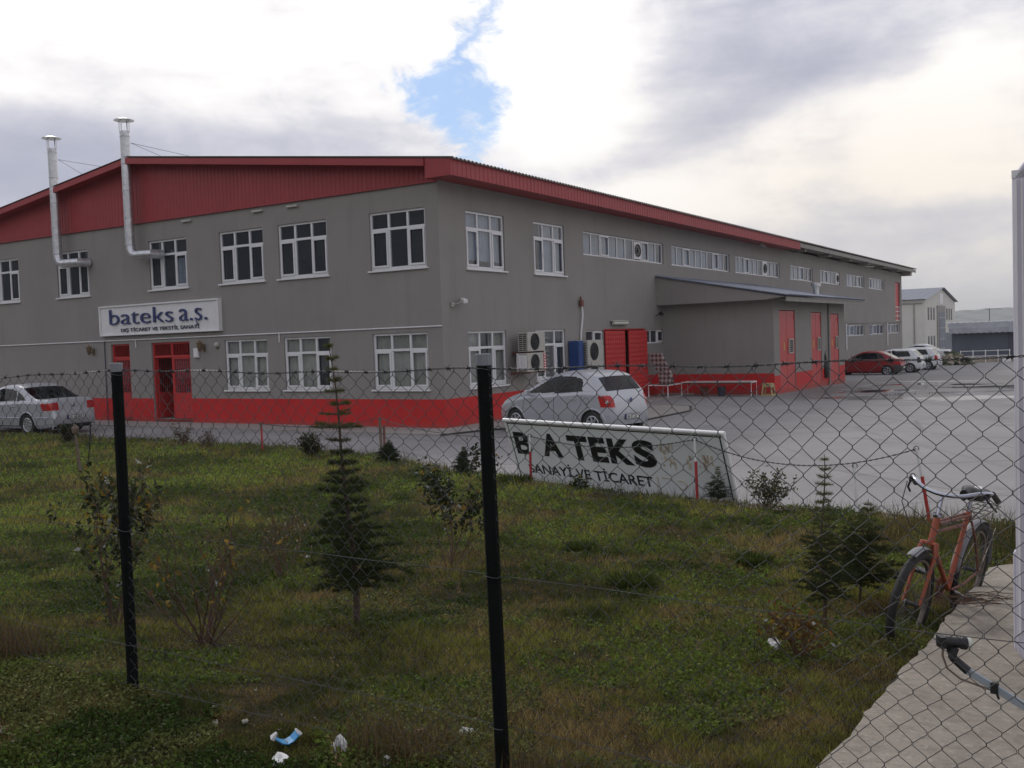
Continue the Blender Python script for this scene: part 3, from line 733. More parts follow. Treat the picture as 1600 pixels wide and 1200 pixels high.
# red loading gate: two quilted leaves, one standing ajar
mb = MB(); P = PR
bars(mb, P, GATE[0], GATE[1], 2.50, 2.55, -.14, -.02); bars(mb, P, GATE[0], GATE[0]+.05, .02, 2.50, -.14, -.02); bars(mb, P, GATE[1]-.05, GATE[1], .02, 2.50, -.14, -.02)
gt = mb.build('loading_gate', M['reddoor'], FB, bevel=.005)
def quilt(mb, Q, w_, h_):
    mb.b2(Q(0, -.02, 0), Q(w_, .02, h_)); nx = int(w_/.17); nz = int(h_/.155)
    for i in range(nx):
        for j in range(nz):
            cx, cz = (i+.5)*w_/nx, (j+.5)*h_/nz; a, c = w_/nx*.44, h_/nz*.42
            mb.add([Q(cx-a, .021, cz-c), Q(cx+a, .021, cz-c), Q(cx+a, .021, cz+c), Q(cx-a, .021, cz+c), Q(cx, .045, cz)], [(0, 1, 4), (1, 2, 4), (2, 3, 4), (3, 0, 4)])
mb = MB(); quilt(mb, lambda u, d, z: PR(GATE[0]+.06+u, d+.02, .06+z), 1.54, 2.42); mb.build('gate_leaf', M['reddoor'], gt)
ca, sa = 1.0, 0.0
mb = MB(); quilt(mb, lambda u, d, z: PR(GATE[1]-.06-u*ca+d*sa, d*ca+.09+u*sa, .06+z), 1.58, 2.42); mb.build('gate_leaf', M['reddoor'], gt)
mb = MB(); mb.b2(PR(GATE[1]-.25, .06, 1.05), PR(GATE[1]-.20, .12, 1.25)); mb.build('handle', M['black'], gt)
# red stair recess at the far end
mb = MB(); P = PR; mb.quad(P(59.8, -.12, 2.7), P(61.8, -.12, 2.7), P(61.8, -.12, 5.75), P(59.8, -.12, 5.75))
sp_ = mb.build('stair_panel', M['reddoor'], FB, recalc=False); mb = MB()
for zz in (2.75, 3.1, 3.45, 3.8): bars(mb, P, 59.85, 61.75, zz, zz+.05, -.10, -.05)
for uu in (59.85, 60.8, 61.7): bars(mb, P, uu, uu+.05, 2.8, 3.8, -.048, -.02)
mb.build('railing', M['white'], sp_)
# ledge and downpipes at the rear lower windows
mb = MB(); bars(mb, PR, 43.4, 62.3, 2.62, 2.68, 0.002, .06); mb.build('ledge', M['fascia'], FB)
for u in (43.5, 56.3):
    mb = MB(); mb.tube([PR(u, .05, 2.6), PR(u, .05, .9)], .05, 8); mb.build('downpipe', M['white'], FB)
mb = MB(); mb.tube([PL(.0, .03, 2.72), PL(LW, .03, 2.71)], .018, 8)
for u in (5.85, 12.35): mb.tube([PL(u, .03, 2.71), PL(u, .03, 2.45)], .018, 8)
mb.build('white_conduit', M['white'], FB)
mb = MB(); mb.tube([PL(13.98, .03, 2.7), PL(14.0, .03, .05)], .016, 6); mb.build('cable', M['lettergrey'], FB)
for u in (6.5, 5.1, 9.6):
    mb = MB(); mb.box(PL(u, .04, 6.32), (.42, .08, .06)); mb.build('wall_light_strip', M['cream'], FB)
mb = MB(); mb.box(PR(25.3, .45, 6.40), (.12, .12, .12)); mb.tube([PR(25.3, .45, 6.38), PR(25.3, .62, 6.3)], .05, 8); mb.build('eave_lamp', M['cream'], FB)

# annex with lean-to roof
AX, AY0, AY1 = 4.3, 14.35, 24.9
mb = MB()
PA = lambda u, d, z: (u, AY0-d, z); PB = lambda u, d, z: (AX+d, AY0+u, z)
adoors = [(.72, 2.75), (5.05, 6.6), (8.1, 9.55)]
wall_panel(mb, PA, AX, -.6, 3.45, [], paint_z=.76); wall_panel(mb, PB, AY1-AY0, -.7, 3.5, [(a, c, .12-.03*i, 3.05-.05*i) for i, (a, c) in enumerate(adoors)], paint_z=.66)
mb.quad((AX, AY1, -.7), (0, AY1, -.7), (0, AY1, 4.3), (AX, AY1, 3.5))
ann = mb.build('annex', [M['stucco'], M['redbase']], FB, recalc=False)
mb = MB()   # overhanging triangular verge panel
OA = AX+.62
def ar(x): return 4.50-(4.50-3.56)*x/OA
mb.add([(0.003, AY0-.55, 3.40), (OA-.75, AY0-.55, 3.42), (OA, AY0-.55, ar(OA)-.06), (.003, AY0-.55, ar(0)-.02), (0.003, AY0, 3.40), (OA-.75, AY0, 3.42), (OA, AY0, ar(OA)-.06), (.003, AY0, ar(0)-.02)],
       [(0, 1, 2, 3), (0, 4, 5, 1), (1, 5, 6, 2), (3, 2, 6, 7)])
mb.build('verge_panel', M['stucco'], ann, recalc=False)
mb = MB(); mb.b2((OA-.02, AY0-.5, 3.33), (OA+.03, AY1+.75, 3.50)); mb.b2((AX+.004, AY0+.02, 3.40), (OA-.02, AY1+.75, 3.44)); mb.build('eave_board', M['fascia'], ann)
mb = MB(); ys = np.arange(AY0-.62, AY1+.85, .0443)
mb.grid([[(x, yy, ar(x)+.03+.022*math.cos(2*math.pi*yy/.177)) for yy in ys] for x in (.02, OA+.12)])
mb.grid([[(x, yy, ar(x)-.005+.022*math.cos(2*math.pi*yy/.177)) for yy in ys] for x in (.02, OA+.12)])
mb.build('annex_roof', M['roofblue'], ann, recalc=False)
mb = MB(); mb.tube([(AX+.05, AY0+7.65, 3.4), (AX+.05, AY0+7.65, -.1)], .045, 8); mb.build('downpipe', M['fascia'], ann)
mb = MB(); cx, cy = 3.9, AY0+7.4; mb.tube([(cx, cy, ar(cx)-.05), (cx, cy, 4.18)], .13, 16); mb.lathe([(.0, .16), (.2, .14), (.2, .0), (.12, 0)], 16, c=(cx, cy, 4.12)); mb.build('roof_vent', M['galv'], ann, smooth=True)
for i, (a, c) in enumerate(adoors):
    z0, z1 = .12-.03*i, 3.05-.05*i; P = PB; mb = MB(); mid = (a+c)/2
    bars(mb, P, a+.02, mid-.012, z0, z1-.02, -.10, -.03); bars(mb, P, mid+.012, c-.02, z0, z1-.02, -.10, -.03)
    for q in (a+.02, mid+.012): bars(mb, P, q, q+(c-a)/2-.05, z1-.85, z1-.82, -.03, -.015)
    bars(mb, P, c-.10, c-.04, z1-.35, z1-.15, -.03, .0)
    d = mb.build('annex_door', M['reddoor'], ann, bevel=.006)
    mb = MB(); u0, u1 = mid+.18, mid+.18+(c-a)*.28
    for q in ((u0, u1, 1.42, 1.47), (u0, u1, 1.92, 1.97), (u0, u0+.05, 1.47, 1.92), (u1-.05, u1, 1.47, 1.92)): bars(mb, P, *q, -.028, .015)
    g_ = mb.build('grille_window', M['cream'], d); mb = MB(); bars(mb, P, u0+.05, u1-.05, 1.47, 1.92, -.028, -.015)
    mb.build('grille_back', M['dark'], g_); mb = MB()
    for q in range(5): bars(mb, P, u0+.05, u1-.05, 1.52+q*.08, 1.54+q*.08, -.012, .005)
    mb.build('louvre', M['cream'], g_)
    mb = MB(); bars(mb, P, mid-.45, mid-.33, 1.55, 1.85, -.028, -.022); mb.build('warning_sticker', M['yellow'], d)

# ------------------------------------------------------------------ fittings on the factory
def wthing(name, label, cat, x, y, z, group=None): return thing(name, label, cat, W(x, y, z), BROT, group)
# sign over the entrance (8.24..14.06, z 2.86..3.86); local x runs to the right along the wall
s = wthing('wall_sign', 'white box sign with blue letters above the red entrance door', 'sign', -14.04, -.10, 2.87)
mb = MB(); mb.b2((0, 0, 0), (5.80, .098, .99)); mb.build('sign_box', M['white'], s)
mb = MB()
for q in (((0, -.05, .94), (5.8, -.002, .99)), ((0, -.05, 0), (5.8, -.002, .04)), ((0, -.05, .04), (.05, -.002, .94)), ((5.75, -.05, .04), (5.8, -.002, .94))): mb.b2(*q)
mb.build('frame', M['white'], s, bevel=.006)
FL = lambda x, z, y=-.012: basis((x, y, z), (1, 0, 0), (0, 0, 1), (0, -1, 0))
textfit("bateks", (.56, 3.72, .36, .86), M['letterblue'], s, FL(0, 0, -.04), 'blue_lettering', .02, -.010)
textfit("a.s.", (4.02, 5.28, .36, .74), M['letterblue'], s, FL(0, 0, -.04), 'blue_lettering', .02, -.010)
mb = MB(); mb.tube([(4.80, -.05, .36), (4.80, -.05, .30), (4.86, -.05, .275), (4.84, -.05, .235), (4.77, -.05, .225)], .016, 6); mb.build('cedilla', M['letterblue'], s)
textfit("DIŞ TİCARET VE TEKSTİL SANAYİ", (1.1, 4.9, .085, .265), M['lettergrey'], s, FL(0, 0, -.02), 'grey_lettering', .008, .008)
# chimneys
def flue(x, ztop, zelb, run, label, zf):
    s = wthing('flue_pipe', label, 'chimney', x, -.42, zelb, 'galvanised flue pipes on the front wall')
    H = ztop-zelb; r = .148
    mb = MB(); arc = [(math.sin(t)*0+ (0.34-0.34*math.cos(t)), 0, -.34*math.sin(t)+.0) for t in [0, .35, .7, 1.05, 1.4]]
    pts = [(0, 0, H-.38), (0, 0, .0)]+arc[1:]+[(run, .0+.05, -.345)]+[(run+.05, .38, -.345)]
    mb.tube(pts[:2], r, 20); mb.build('vertical_flue', M['galv'], s, smooth=True)
    mb = MB(); mb.tube(pts[1:], r, 20); mb.build('elbow', M['galv'], s, smooth=True)
    zz = .0
    while zz < H-.4: mb = MB(); mb.lathe([(r, -.02), (r+.014, -.01), (r+.014, .01), (r, .02)], 20, c=(0, 0, zz)); zz += .86; mb.build('seam_band', M['galv'], s)
    mb = MB(); mb.lathe([(.0, H+.05), (.12, H+.03), (.31, H-.03), (.31, H-.045), (0, H-.03)], 24); mb.build('rain_cap', M['galv'], s, smooth=True)
    mb = MB()
    for q in range(4):
        a = q*math.pi/2+.4; mb.box((.17*math.cos(a), .17*math.sin(a), H-.22), (.035, .012, .42), rotm(rz=a+math.pi/2))
    mb.build('cap_strut', M['galv'], s)
    mb = MB(); u = -x
    for dx, dy in ((1.0, .5), (2.6, 1.1)):
        mb.tube([(.15, .1, H-.75), (dx, .42+dy, roofz(u-dx)+.1-zelb)], .006, 4)
    mb.build('guy_wire', M['wire'], s)
flue(-11.85, 9.70, 5.72, .98, 'taller galvanised flue with rain cap rising in front of the gable peak', 5.5)
flue(-15.70, 9.66, 5.72, 1.1, 'galvanised flue with rain cap on the lower left slope, left of the taller one', 5.5)
# lamps beside the entrance
for i, (x, lab) in enumerate(((-14.6, 'old brass wall lantern left of the small red door'), (-9.1, 'old brass wall lantern right of the entrance, beside a white box'))):
    s = wthing('wall_lantern', lab, 'lamp', x, -.02, 2.42, 'brass lanterns on the front wall')
    mb = MB(); mb.box((0, -.01, -.05), (.10, .03, .22)); mb.tube([(0, -.02, -.05), (0, -.14, -.10), (0, -.16, -.02)], .014, 6); mb.build('bracket', M['brass'], s)
    mb = MB(); mb.lathe([(.03, -.13), (.075, .0), (.085, .12), (.10, .13), (.03, .20), (0, .22)], 6, c=(0, -.17, -.03)); mb.build('lantern', M['brass'], s)
s = wthing('sensor_box', 'small white box on the front wall between entrance and lantern', 'box', -9.42, -.03, 2.22)
mb = MB(); mb.box((0, -.02, 0), (.20, .08, .30)); mb.build('housing', M['white'], s, bevel=.01); mb = MB(); mb.box((0, -.07, -.12), (.12, .03, .03)); mb.build('cover', M['pvc'], s)
s = wthing('alarm_bell', 'small round brass bell under the conduit, left of the lower window', 'bell', -8.5, -.02, 2.45)
mb = MB(); mb.lathe([(.0, .10), (.05, .09), (.085, .04), (.09, 0)], 14, rotm(rx=R(90))); mb.build('dome', M['cream'], s, smooth=True); mb = MB(); mb.box((0, 0, -.1), (.05, .04, .06)); mb.build('base', M['brass'], s)
# camera on the right facade near the corner
s = wthing('security_camera', 'white cctv camera on the side wall near the building corner', 'camera', .02, .62, 3.36)
mb = MB(); mb.box((.02, -.18, -.08), (.04, .10, .12)); mb.tube([(.04, -.18, -.08), (.14, -.10, -.06), (.2, 0, 0)], .016, 6); mb.build('bracket', M['cream'], s)
mb = MB(rotm(rz=R(50), rx=R(10))); mb.box((.2, -.10, .03), (.12, .34, .11)); mb.build('housing', M['white'], s, bevel=.02)
mb = MB(rotm(rz=R(50), rx=R(10))); mb.tube([(.2, .06, .02), (.2, .13, .01)], .045, 12); mb.build('lens', M['black'], s)
# split air conditioners
def acunit(x, y, z, w_, h_, d_, label, fans=1, red=False, guard=False, rusty=False):
    s = wthing('air_conditioner', label, 'air conditioner', x, y, z, 'air conditioner units on the side wall')
    mb = MB(); mb.b2((0, 0, 0), (d_, w_, h_)); bd = mb.build('casing', M['cream'], s, bevel=.015)
    for i in range(fans):
        zc = h_*(i+.5)/fans; r = min(h_/fans*.40, .27); yc = w_*.40
        mb = MB(basis((d_+.004, yc, zc), (0, 1, 0), (0, 0, 1), (1, 0, 0))); mb.lathe([(0, 0), (r, 0), (r, .012), (r+.015, .012), (r+.02, 0)], 28)
        f_ = mb.build('fan_recess', M['dark'], s); mb = MB(basis((d_+.012, yc, zc), (0, 1, 0), (0, 0, 1), (1, 0, 0)))
        for q in range(1, 7): mb.tube([(r*q/6*math.cos(a*.3927), r*q/6*math.sin(a*.3927), .006) for a in range(16)], .0045, 4, closed=True)
        for q in range(6): mb.box((0, 0, .006), (2*r, .006, .006), rotm(rz=q*math.pi/6))
        mb.build('fan_grille', M['wire'], f_)
    mb = MB()       # side vents facing the camera
    for q in range(2):
        for i in range(int(h_/.055)-1): mb.box((d_*(.3+.4*q), -.006, .05+i*.055), (d_*.32, .012, .028))
    mb.build('side_vent', M['dark'], s)
    if guard:
        mb = MB(); mb.tube([(d_*.1, -.05, .02), (d_*.5, -.14, .10), (d_*.5, -.14, h_-.1), (d_*.1, -.05, h_-.02)], .018, 6); mb.b2((.02, -.05, .06), (d_-.02, -.018, h_-.06)); mb.build('side_guard', M['white'], s)
    if red:
        mb = MB(); mb.b2((d_+.001, w_-.15, .03), (d_+.006, w_-.01, h_-.03)); p_ = mb.build('red_badge', M['tail'], s)
        for i in range(6):
            mb = MB(); mb.box((d_+.008, w_-.08, .08+i*.078), (.004, .07, .045), rotm(rx=R(20*(i % 3-1)))); mb.build('badge_letter', M['white'], p_)
    mb = MB()
    for yy in (.12, w_-.12): mb.b2((-.28, yy-.02, -.045), (d_+.02, yy+.02, -.003))
    mb.b2((-.28, .1, -.075), (-.24, w_-.1, -.047)); mb.build('bracket', M['rust'], s)
    return s
acunit(.30, 3.22, 1.94, .98, .56, .34, 'upper of the two small air conditioners stacked beside the side windows')
acunit(.30, 3.14, 1.36, 1.05, .54, .36, 'lower small air conditioner with a red badge strip, under its twin', red=True, guard=True)
s = acunit(.10, 7.12, .72, 1.08, 1.48, .42, 'tall twin-fan air conditioner between the blue cabinet and the red gate', fans=2)
s = wthing('blue_cabinet', 'tall blue metal cabinet standing against the side wall beside the twin-fan unit', 'cabinet', .04, 6.72, .05)
mb = MB(); mb.b2((0, 0, .08), (.34, .36, 2.14)); mb.build('body', M['blue'], s, bevel=.012)
mb = MB(); mb.b2((.342, .03, .12), (.355, .33, 2.10)); dd = mb.build('door', M['blue'], s, bevel=.005); mb = MB(); mb.b2((.357, .06, 1.0), (.38, .08, 1.15)); mb.build('handle', M['black'], dd)
mb = MB()
for a, c in ((.03, .03), (.31, .03), (.03, .33), (.31, .33)): mb.box((a, c, .04), (.04, .04, .08))
mb.build('foot', M['black'], s)
# white hose with dark nozzle
s = wthing('vent_hose', 'white drain hose curving up the side wall to a dark red nozzle', 'hose', .05, 7.55, 2.2)
mb = MB(); mb.tube([(0, 0, 0), (.02, -.01, .25), (.03, .05, .55), (.03, .12, .85), (.02, .10, 1.12)], .03, 8); mb.build('hose', M['white'], s, smooth=True)
mb = MB(); mb.box((.03, .06, 1.2), (.10, .16, .2)); mb.tube([(.03, .06, 1.25), (.03, .0, 1.42)], .03, 8); mb.build('nozzle', M['rust'], s)
s = wthing('strip_lamp', 'white fluorescent strip lamp on the wall above the red gate', 'lamp', .02, 9.8, 2.74)
mb = MB(); mb.b2((0, 0, .06), (.10, 1.25, .11)); mb.build('body', M['cream'], s, bevel=.01); mb = MB(); mb.tube([(.09, .05, .0), (.09, 1.2, .0)], .055, 10); mb.build('diffuser', M['frost'], s, smooth=True)
# far bracket lamp under annex verge
s = wthing('floodlight', 'small dark floodlight under the annex roof corner at the inner wall', 'lamp', .05, 13.6, 3.02)
mb = MB(); mb.tube([(0, 0, 0), (.16, .0, .05)], .02, 6); mb.build('arm', M['black'], s); mb = MB(); mb.box((.22, 0, .05), (.14, .16, .12), rotm(ry=R(30))); mb.build('head', M['black'], s, bevel=.01)

# furniture by the annex
def wt(p, z=0): return (p[0], p[1], z)
s = wthing('metal_bench', 'low metal bench carrying the leaning plaid mattress', 'bench', .35, 12.1, .04)
mb = MB()
for q in ((0, 0, .42, 1.3), ): pass
for a, c in ((0, 0), (0, 1.3)): mb.tube([(0.0, c, 0), (.0, c, .42), (.75, c, .42), (.75, c, 0)], .022, 6)
mb.tube([(0, 0, .42), (0, 1.3, .42)], .022, 6); mb.tube([(.75, 0, .42), (.75, 1.3, .42)], .022, 6); mb.build('frame', M['white'], s, smooth=True)
mb = MB(); mb.b2((.02, .02, .40), (.73, 1.28, .43)); mb.build('seat', M['rust'], s)
m, k, b = newmat('plaid_cloth'); co = k.n('ShaderNodeTexCoord').outputs['Object']; sp = k.n('ShaderNodeSeparateXYZ'); k.put(sp.inputs[0], co)
wy = k.m('GREATER_THAN', k.m('SINE', k.m('MULTIPLY', sp.outputs[0], 40.0)), .1); wz = k.m('GREATER_THAN', k.m('SINE', k.m('MULTIPLY', sp.outputs[2], 38.0)), .1)
c = k.mix(k.m('MULTIPLY', k.m('ADD', wy, wz), .5), (.42, .36, .34), (.085, .035, .04)); k.put(b.inputs['Base Color'], c); b.inputs['Roughness'].default_value = .95; M['plaid'] = m
s = wthing('mattress', 'plaid mattress leaning against the wall by the red gate', 'mattress', .55, 12.6, .49)
mb = MB(); nseg = 14; rows = []
for i in range(nseg+1):
    v = i/nseg; x = -.40*v+.05*math.sin(v*5.0); z = 1.12*v; yy = .10*v+.03*math.sin(v*4)
    rows.append([(x+a, yy+c, z) for a, c in ((0, .02), (.02, 0), (.51, 0), (.53, .02), (.53, .12), (.51, .14), (.02, .14), (0, .12), (0, .02))])
mb.grid(rows); mb.add(rows[0][:-1], [tuple(range(8))]); mb.add(rows[-1][:-1], [tuple(range(8))]); mb.build('mattress_body', M['plaid'], s, smooth=True)
s = wthing('metal_trestle', 'long low white metal trestle along the annex wall with two buckets beneath', 'trestle', 1.22, 13.1, .0)
mb = MB(); L_ = 2.62
mb.tube([(0, 0, 0), (0, 0, .52), (L_, 0, .52), (L_, 0, 0)], .014, 6); mb.tube([(0, .6, 0), (0, .6, .52), (L_, .6, .52), (L_, .6, 0)], .014, 6)
mb.tube([(0, 0, .5), (0, .6, .5)], .022, 6); mb.tube([(L_, 0, .5), (L_, .6, .5)], .022, 6); mb.build('frame', M['white'], s, smooth=True)
mb = MB(); mb.b2((.03, .03, .44), (L_-.03, .57, .49)); mb.build('top', M['rust'], s)
for i, (x, lab, mm) in enumerate(((2.0, 'brown bucket under the left part of the white trestle', 'rust'), (2.65, 'grey bucket under the middle of the white trestle', 'lettergrey'))):
    s = wthing('bucket', lab, 'bucket', x, 13.35, .0, 'buckets under the trestle')
    mb = MB(); mb.lathe([(0, .01), (.12, .0), (.16, .33), (.17, .34), (.15, .33), (.11, .02)], 18); mb.build('pail', M[mm], s, smooth=True)
    mb = MB(); mb.tube([(.16*math.cos(a), .16*math.sin(a)*.3-.03, .33+.10*math.sin(a)) for a in np.linspace(0, math.pi, 9)], .006, 4); mb.build('handle', M['wire'], s)
s = wthing('plastic_stool', 'beige moulded plastic stool at the annex corner', 'stool', 4.25, 13.75, -.02)
mb = MB()
mb.b2((-.16, -.16, .42), (.16, .16, .455)); mb.build('seat', M['cream'] if False else mat('beige_plastic', (.42, .33, .17), .5), s, bevel=.02)
for sx in (-1, 1):
    for sy in (-1, 1):
        mb = MB(); m4 = rotm(); a = (sx*.14, sy*.14, .42); b_ = (sx*.19, sy*.19, 0)
        mb.tube([a, b_], [.035, .028], 4); mb.build('leg', bpy.data.materials['beige_plastic'], s)
mb = MB()
for sx, sy in ((0, -1), (0, 1), (-1, 0), (1, 0)): mb.box((sx*.155, sy*.155, .37), (.30 if sx == 0 else .02, .30 if sy == 0 else .02, .10)); mb.box((sx*.185, sy*.185, .04), (.34 if sx == 0 else .02, .34 if sy == 0 else .02, .05))
mb.build('apron_rail', bpy.data.materials['beige_plastic'], s)
s = wthing('black_bag', 'black bag hanging between the second and third annex doors', 'bag', AX+.03, AY0+7.05, .75)
mb = MB(); mb.lathe([(.0, -.55), (.10, -.5), (.14, -.25), (.10, .15), (.04, .45), (0, .5)], 10); mb.build('bag_body', M['black'], s, smooth=True); mb = MB(); mb.tube([(0, -.03, .45), (0, 0, .62), (0, .03, .45)], .01, 4); mb.build('strap', M['black'], s)

# ------------------------------------------------------------------ vehicles
def polyres(P, step):
    out = [P[0]]
    for a, c in zip(P[:-1], P[1:]):
        n = max(1, int(math.hypot(c[0]-a[0], c[1]-a[1])/step)); out += [(a[0]+(c[0]-a[0])*i/n, a[1]+(c[1]-a[1])*i/n) for i in range(1, n+1)]
    return out
def smoothp(P, it=6):
    P = [list(p) for p in P]
    for _ in range(it):
        Q = [P[0]]+[[(P[i-1][j]+2*P[i][j]+P[i+1][j])/4 for j in (0, 1)] for i in range(1, len(P)-1)]+[P[-1]]; P = Q
    return [tuple(p) for p in P]
def make_car(spec, name, label, loc, heading, group=None):
    L, HW = spec['L'], spec['W']/2
    prof = smoothp(polyres(spec['top'], .03), spec.get('sm', 5))
    beltx, beltz = zip(*spec['belt']); wx, ww = zip(*spec['plan'])
    def belt(x): return float(np.interp(x, beltx, beltz))
    def hw(x): return HW*float(np.interp(x, wx, ww))
    segs = [6, 11, 15, 6, 2, 14, 3, 3, 8]        # subdivisions between section controls
    def section(x, zt):
        zb = spec.get('zb', .20)+.06*max(0, 1-min(x, L-x)/.5); w_ = hw(x); bz = belt(x); g = max(0., min(1., (zt-bz)/.45))
        b2 = min(bz, zt-.05)
        wr = w_*(1-g)*.90+(w_-.19)*g
        C = [(w_*.90, zb), (w_*.975, zb+.10), (w_, .50), (w_*.985, b2-.06), (w_*.955, b2), (w_*.930, b2+.012),
             (wr+.025*g, zt-.085*g-.012), (wr-.045, zt-.025*g-.004), (wr*.62, zt-.006), (0, zt)]
        C = [(y, min(z, zt-.0005*(9-i))) for i, (y, z) in enumerate(C)]
        out = []
        for i, n in enumerate(segs):
            for q in range(n): t = q/n; out.append((C[i][0]*(1-t)+C[i+1][0]*t, C[i][1]*(1-t)+C[i+1][1]*t))
        out.append(C[-1]); return out
    seg_of = [i for i, n in enumerate(segs) for _ in range(n)]
    rows = [[(x, y, z) for y, z in section(x, zt)] for x, zt in prof]
    n = len(rows[0]); groups = {}
    wheels = [(spec['wf'], .0), (spec['wr'], .0)]; wz = spec['wrad']; ra = spec['wrad']+.055
    def inpoly(x, z, poly):
        c = False
        for i in range(len(poly)):
            x0, z0 = poly[i]; x1, z1 = poly[i-1]
            if (z0 > z) != (z1 > z) and x < (x1-x0)*(z-z0)/(z1-z0)+x0: c = not c
        return c
    for i in range(len(rows)-1):
        for j in range(n-1):
            q = [rows[i][j], rows[i+1][j], rows[i+1][j+1], rows[i][j+1]]
            cx, cy, cz = [sum(p[a] for p in q)/4 for a in range(3)]
            sg = seg_of[j]; px = (prof[i][0]+prof[i+1][0])/2; pz = (prof[i][1]+prof[i+1][1])/2
            if sg <= 4 and any((cx-a)**2+(cz-wz)**2 < ra*ra for a, _ in wheels) and .35 < cx < L-.3: continue
            key = spec['cls'](cx, cy, cz, sg, px, pz, inpoly)
            for sgn in (1, -1):
                k2 = key
                if key in SIDED: k2 = (key, sgn)
                groups.setdefault(k2, []).append([(a-L/2, b_*sgn, c) for a, b_, c in (q if sgn < 0 else q[::-1])])
    h = Vector(heading).normalized(); s = thing(name, label, 'car', loc, math.atan2(-h.y, -h.x), group)
    bodym = spec['mat']
    mats = {'body': bodym, 'glass': M['carglass'], 'windshield': M['carglass'], 'rear_window': M['carglass'], 'tail_light': M['tail'], 'headlight': M['lens'], 'bumper': spec.get('bumper', bodym), 'pillar': M['black'], 'front_door': bodym, 'rear_door': bodym, 'trim': M['black'],
            'front_window': M['carglass'], 'rear_side_window': M['carglass'], 'quarter_window': M['carglass'], 'tailgate': bodym}
    def fin(key, qs):
        nm = key[0] if isinstance(key, tuple) else key
        d = {}; V = []; F = []
        for q in qs:
            f = []
            for p in q:
                kk = (round(p[0], 4), round(p[1], 4), round(p[2], 4))
                if kk not in d: d[kk] = len(V); V.append(kk)
                if d[kk] not in f: f.append(d[kk])
            if len(f) > 2: F.append(tuple(f))
        mb = MB(); mb.v = V; mb.f = F; mb.mi = [0]*len(F); return nm, mb
    doors = {}
    items = sorted(groups.items(), key=lambda t: str(t[0]))
    for key, qs in [t for t in items if 'window' not in str(t[0])]:
        nm, mb = fin(key, qs)
        o = mb.build(nm, mats[nm], s, smooth=True, recalc=False)
        if isinstance(key, tuple): doors[key] = o
        if nm == 'tailgate': doors['tailgate'] = o
    for key, qs in [t for t in items if 'window' in str(t[0])]:
        nm, mb = fin(key, qs); par = s
        if isinstance(key, tuple): par = doors.get(({'front_window': 'front_door', 'rear_side_window': 'rear_door'}.get(nm, ''), key[1]), s)
        if nm == 'rear_window': par = doors.get('tailgate', s)
        mb.build(nm, mats[nm], par, smooth=True, recalc=False)
    # dark underbody and cabin
    mb = MB(); mb.b2((-L/2+.35, -HW+.16, .17), (L/2-.3, HW-.16, .42)); 
    mb.b2((-L/2+.9, -HW+.10, .42), (L/2-.55, HW-.10, .62)); mb.build('underbody', M['dark'], s)
    mb = MB(); a = spec['seats'] if 'seats' in spec else (L*.44, L*.68)
    for x in a:
        for sy in (-.36, .36): mb.box((x-L/2, sy, .82), (.16, .44, .56), rotm(ry=R(12)), .8); mb.box((x-L/2+.08, sy, 1.15), (.09, .24, .17), rotm(ry=R(10)))
    mb.build('seat_row', M['lettergrey'], s, bevel=.03)
    # seams, handles, mirrors
    def yat(x, z):
        st_ = min(prof, key=lambda p: abs(p[0]-x)); sec = section(*st_); return np.interp(z, [p[1] for p in sec[:sum(segs[:5])+2]], [p[0] for p in sec[:sum(segs[:5])+2]])
    for sgn in (-1, 1):
        for li, ln in enumerate(spec['seams']):
            pass
        mb = MB()
        for ln in spec['seams']:
            pts = polyres(ln, .06); mb.tube([(x-L/2, sgn*(yat(x, z)+.001), z) for x, z in pts], .0055, 4, cap=False)
        mb.build('door_seam', M['black'], s)
        for x, z in spec['handles']:
            mb = MB(); y = yat(x, z); mb.tube([(x-L/2-.09, sgn*(y+.005), z), (x-L/2-.05, sgn*(y+.032), z), (x-L/2+.06, sgn*(y+.032), z+.006), (x-L/2+.09, sgn*(y+.005), z+.006)], .014, 6)
            mb.build('door_handle', spec.get('handlemat', bodym), doors.get(('front_door' if x < spec['handles'][-1][0] else 'rear_door', sgn), s), smooth=True)
        x, z = spec['mirror']; mb = MB(); y = yat(x, z-.12); mb.box((x-L/2, sgn*(y+.10), z), (.10, .22, .14), rotm(rz=-sgn*.2), .85); o = mb.build('side_mirror', spec.get('mirmat', bodym), s, bevel=.03)
    for x, _ in wheels:
        for sgn in (-1, 1):
            yo = sgn*(hw(x)-.015); r = spec['wrad']
            m4 = rotm(rx=-sgn*R(90)); we = bpy.data.objects.new('wheel', None); COL.objects.link(we); we.parent = s; we.location = (x-L/2, yo, r)
            mb = MB(m4); wd = .185; mb.lathe([(r*.62, -wd*.9), (r*.9, -wd), (r, -wd*.85), (r, -.03), (r*.965, -.005), (r*.80, .0), (r*.64, -.015)], 32); mb.build('tyre', M['rubber'], we, smooth=True)
            mb = MB(m4); mb.lathe([(r*.65, -.012), (r*.60, -.02), (r*.56, -.055), (.0, -.06)], 32); mb.build('rim', M['dark'], we, smooth=True)
            mb = MB(m4); mb.lathe([(r*.66, -.012), (r*.61, -.004), (r*.55, -.02), (r*.55, -.03)], 32); ns = spec.get('spokes', 7)
            for q in range(ns): a = q*2*math.pi/ns; mb.box((r*.34*math.cos(a), r*.34*math.sin(a), -.022), (r*.50, r*.19, .02), rotm(rz=a), .85)
            mb.lathe([(0, -.0), (r*.12, -.002), (r*.16, -.02)], 16); mb.build('hubcap', M['hub'], we, smooth=False)
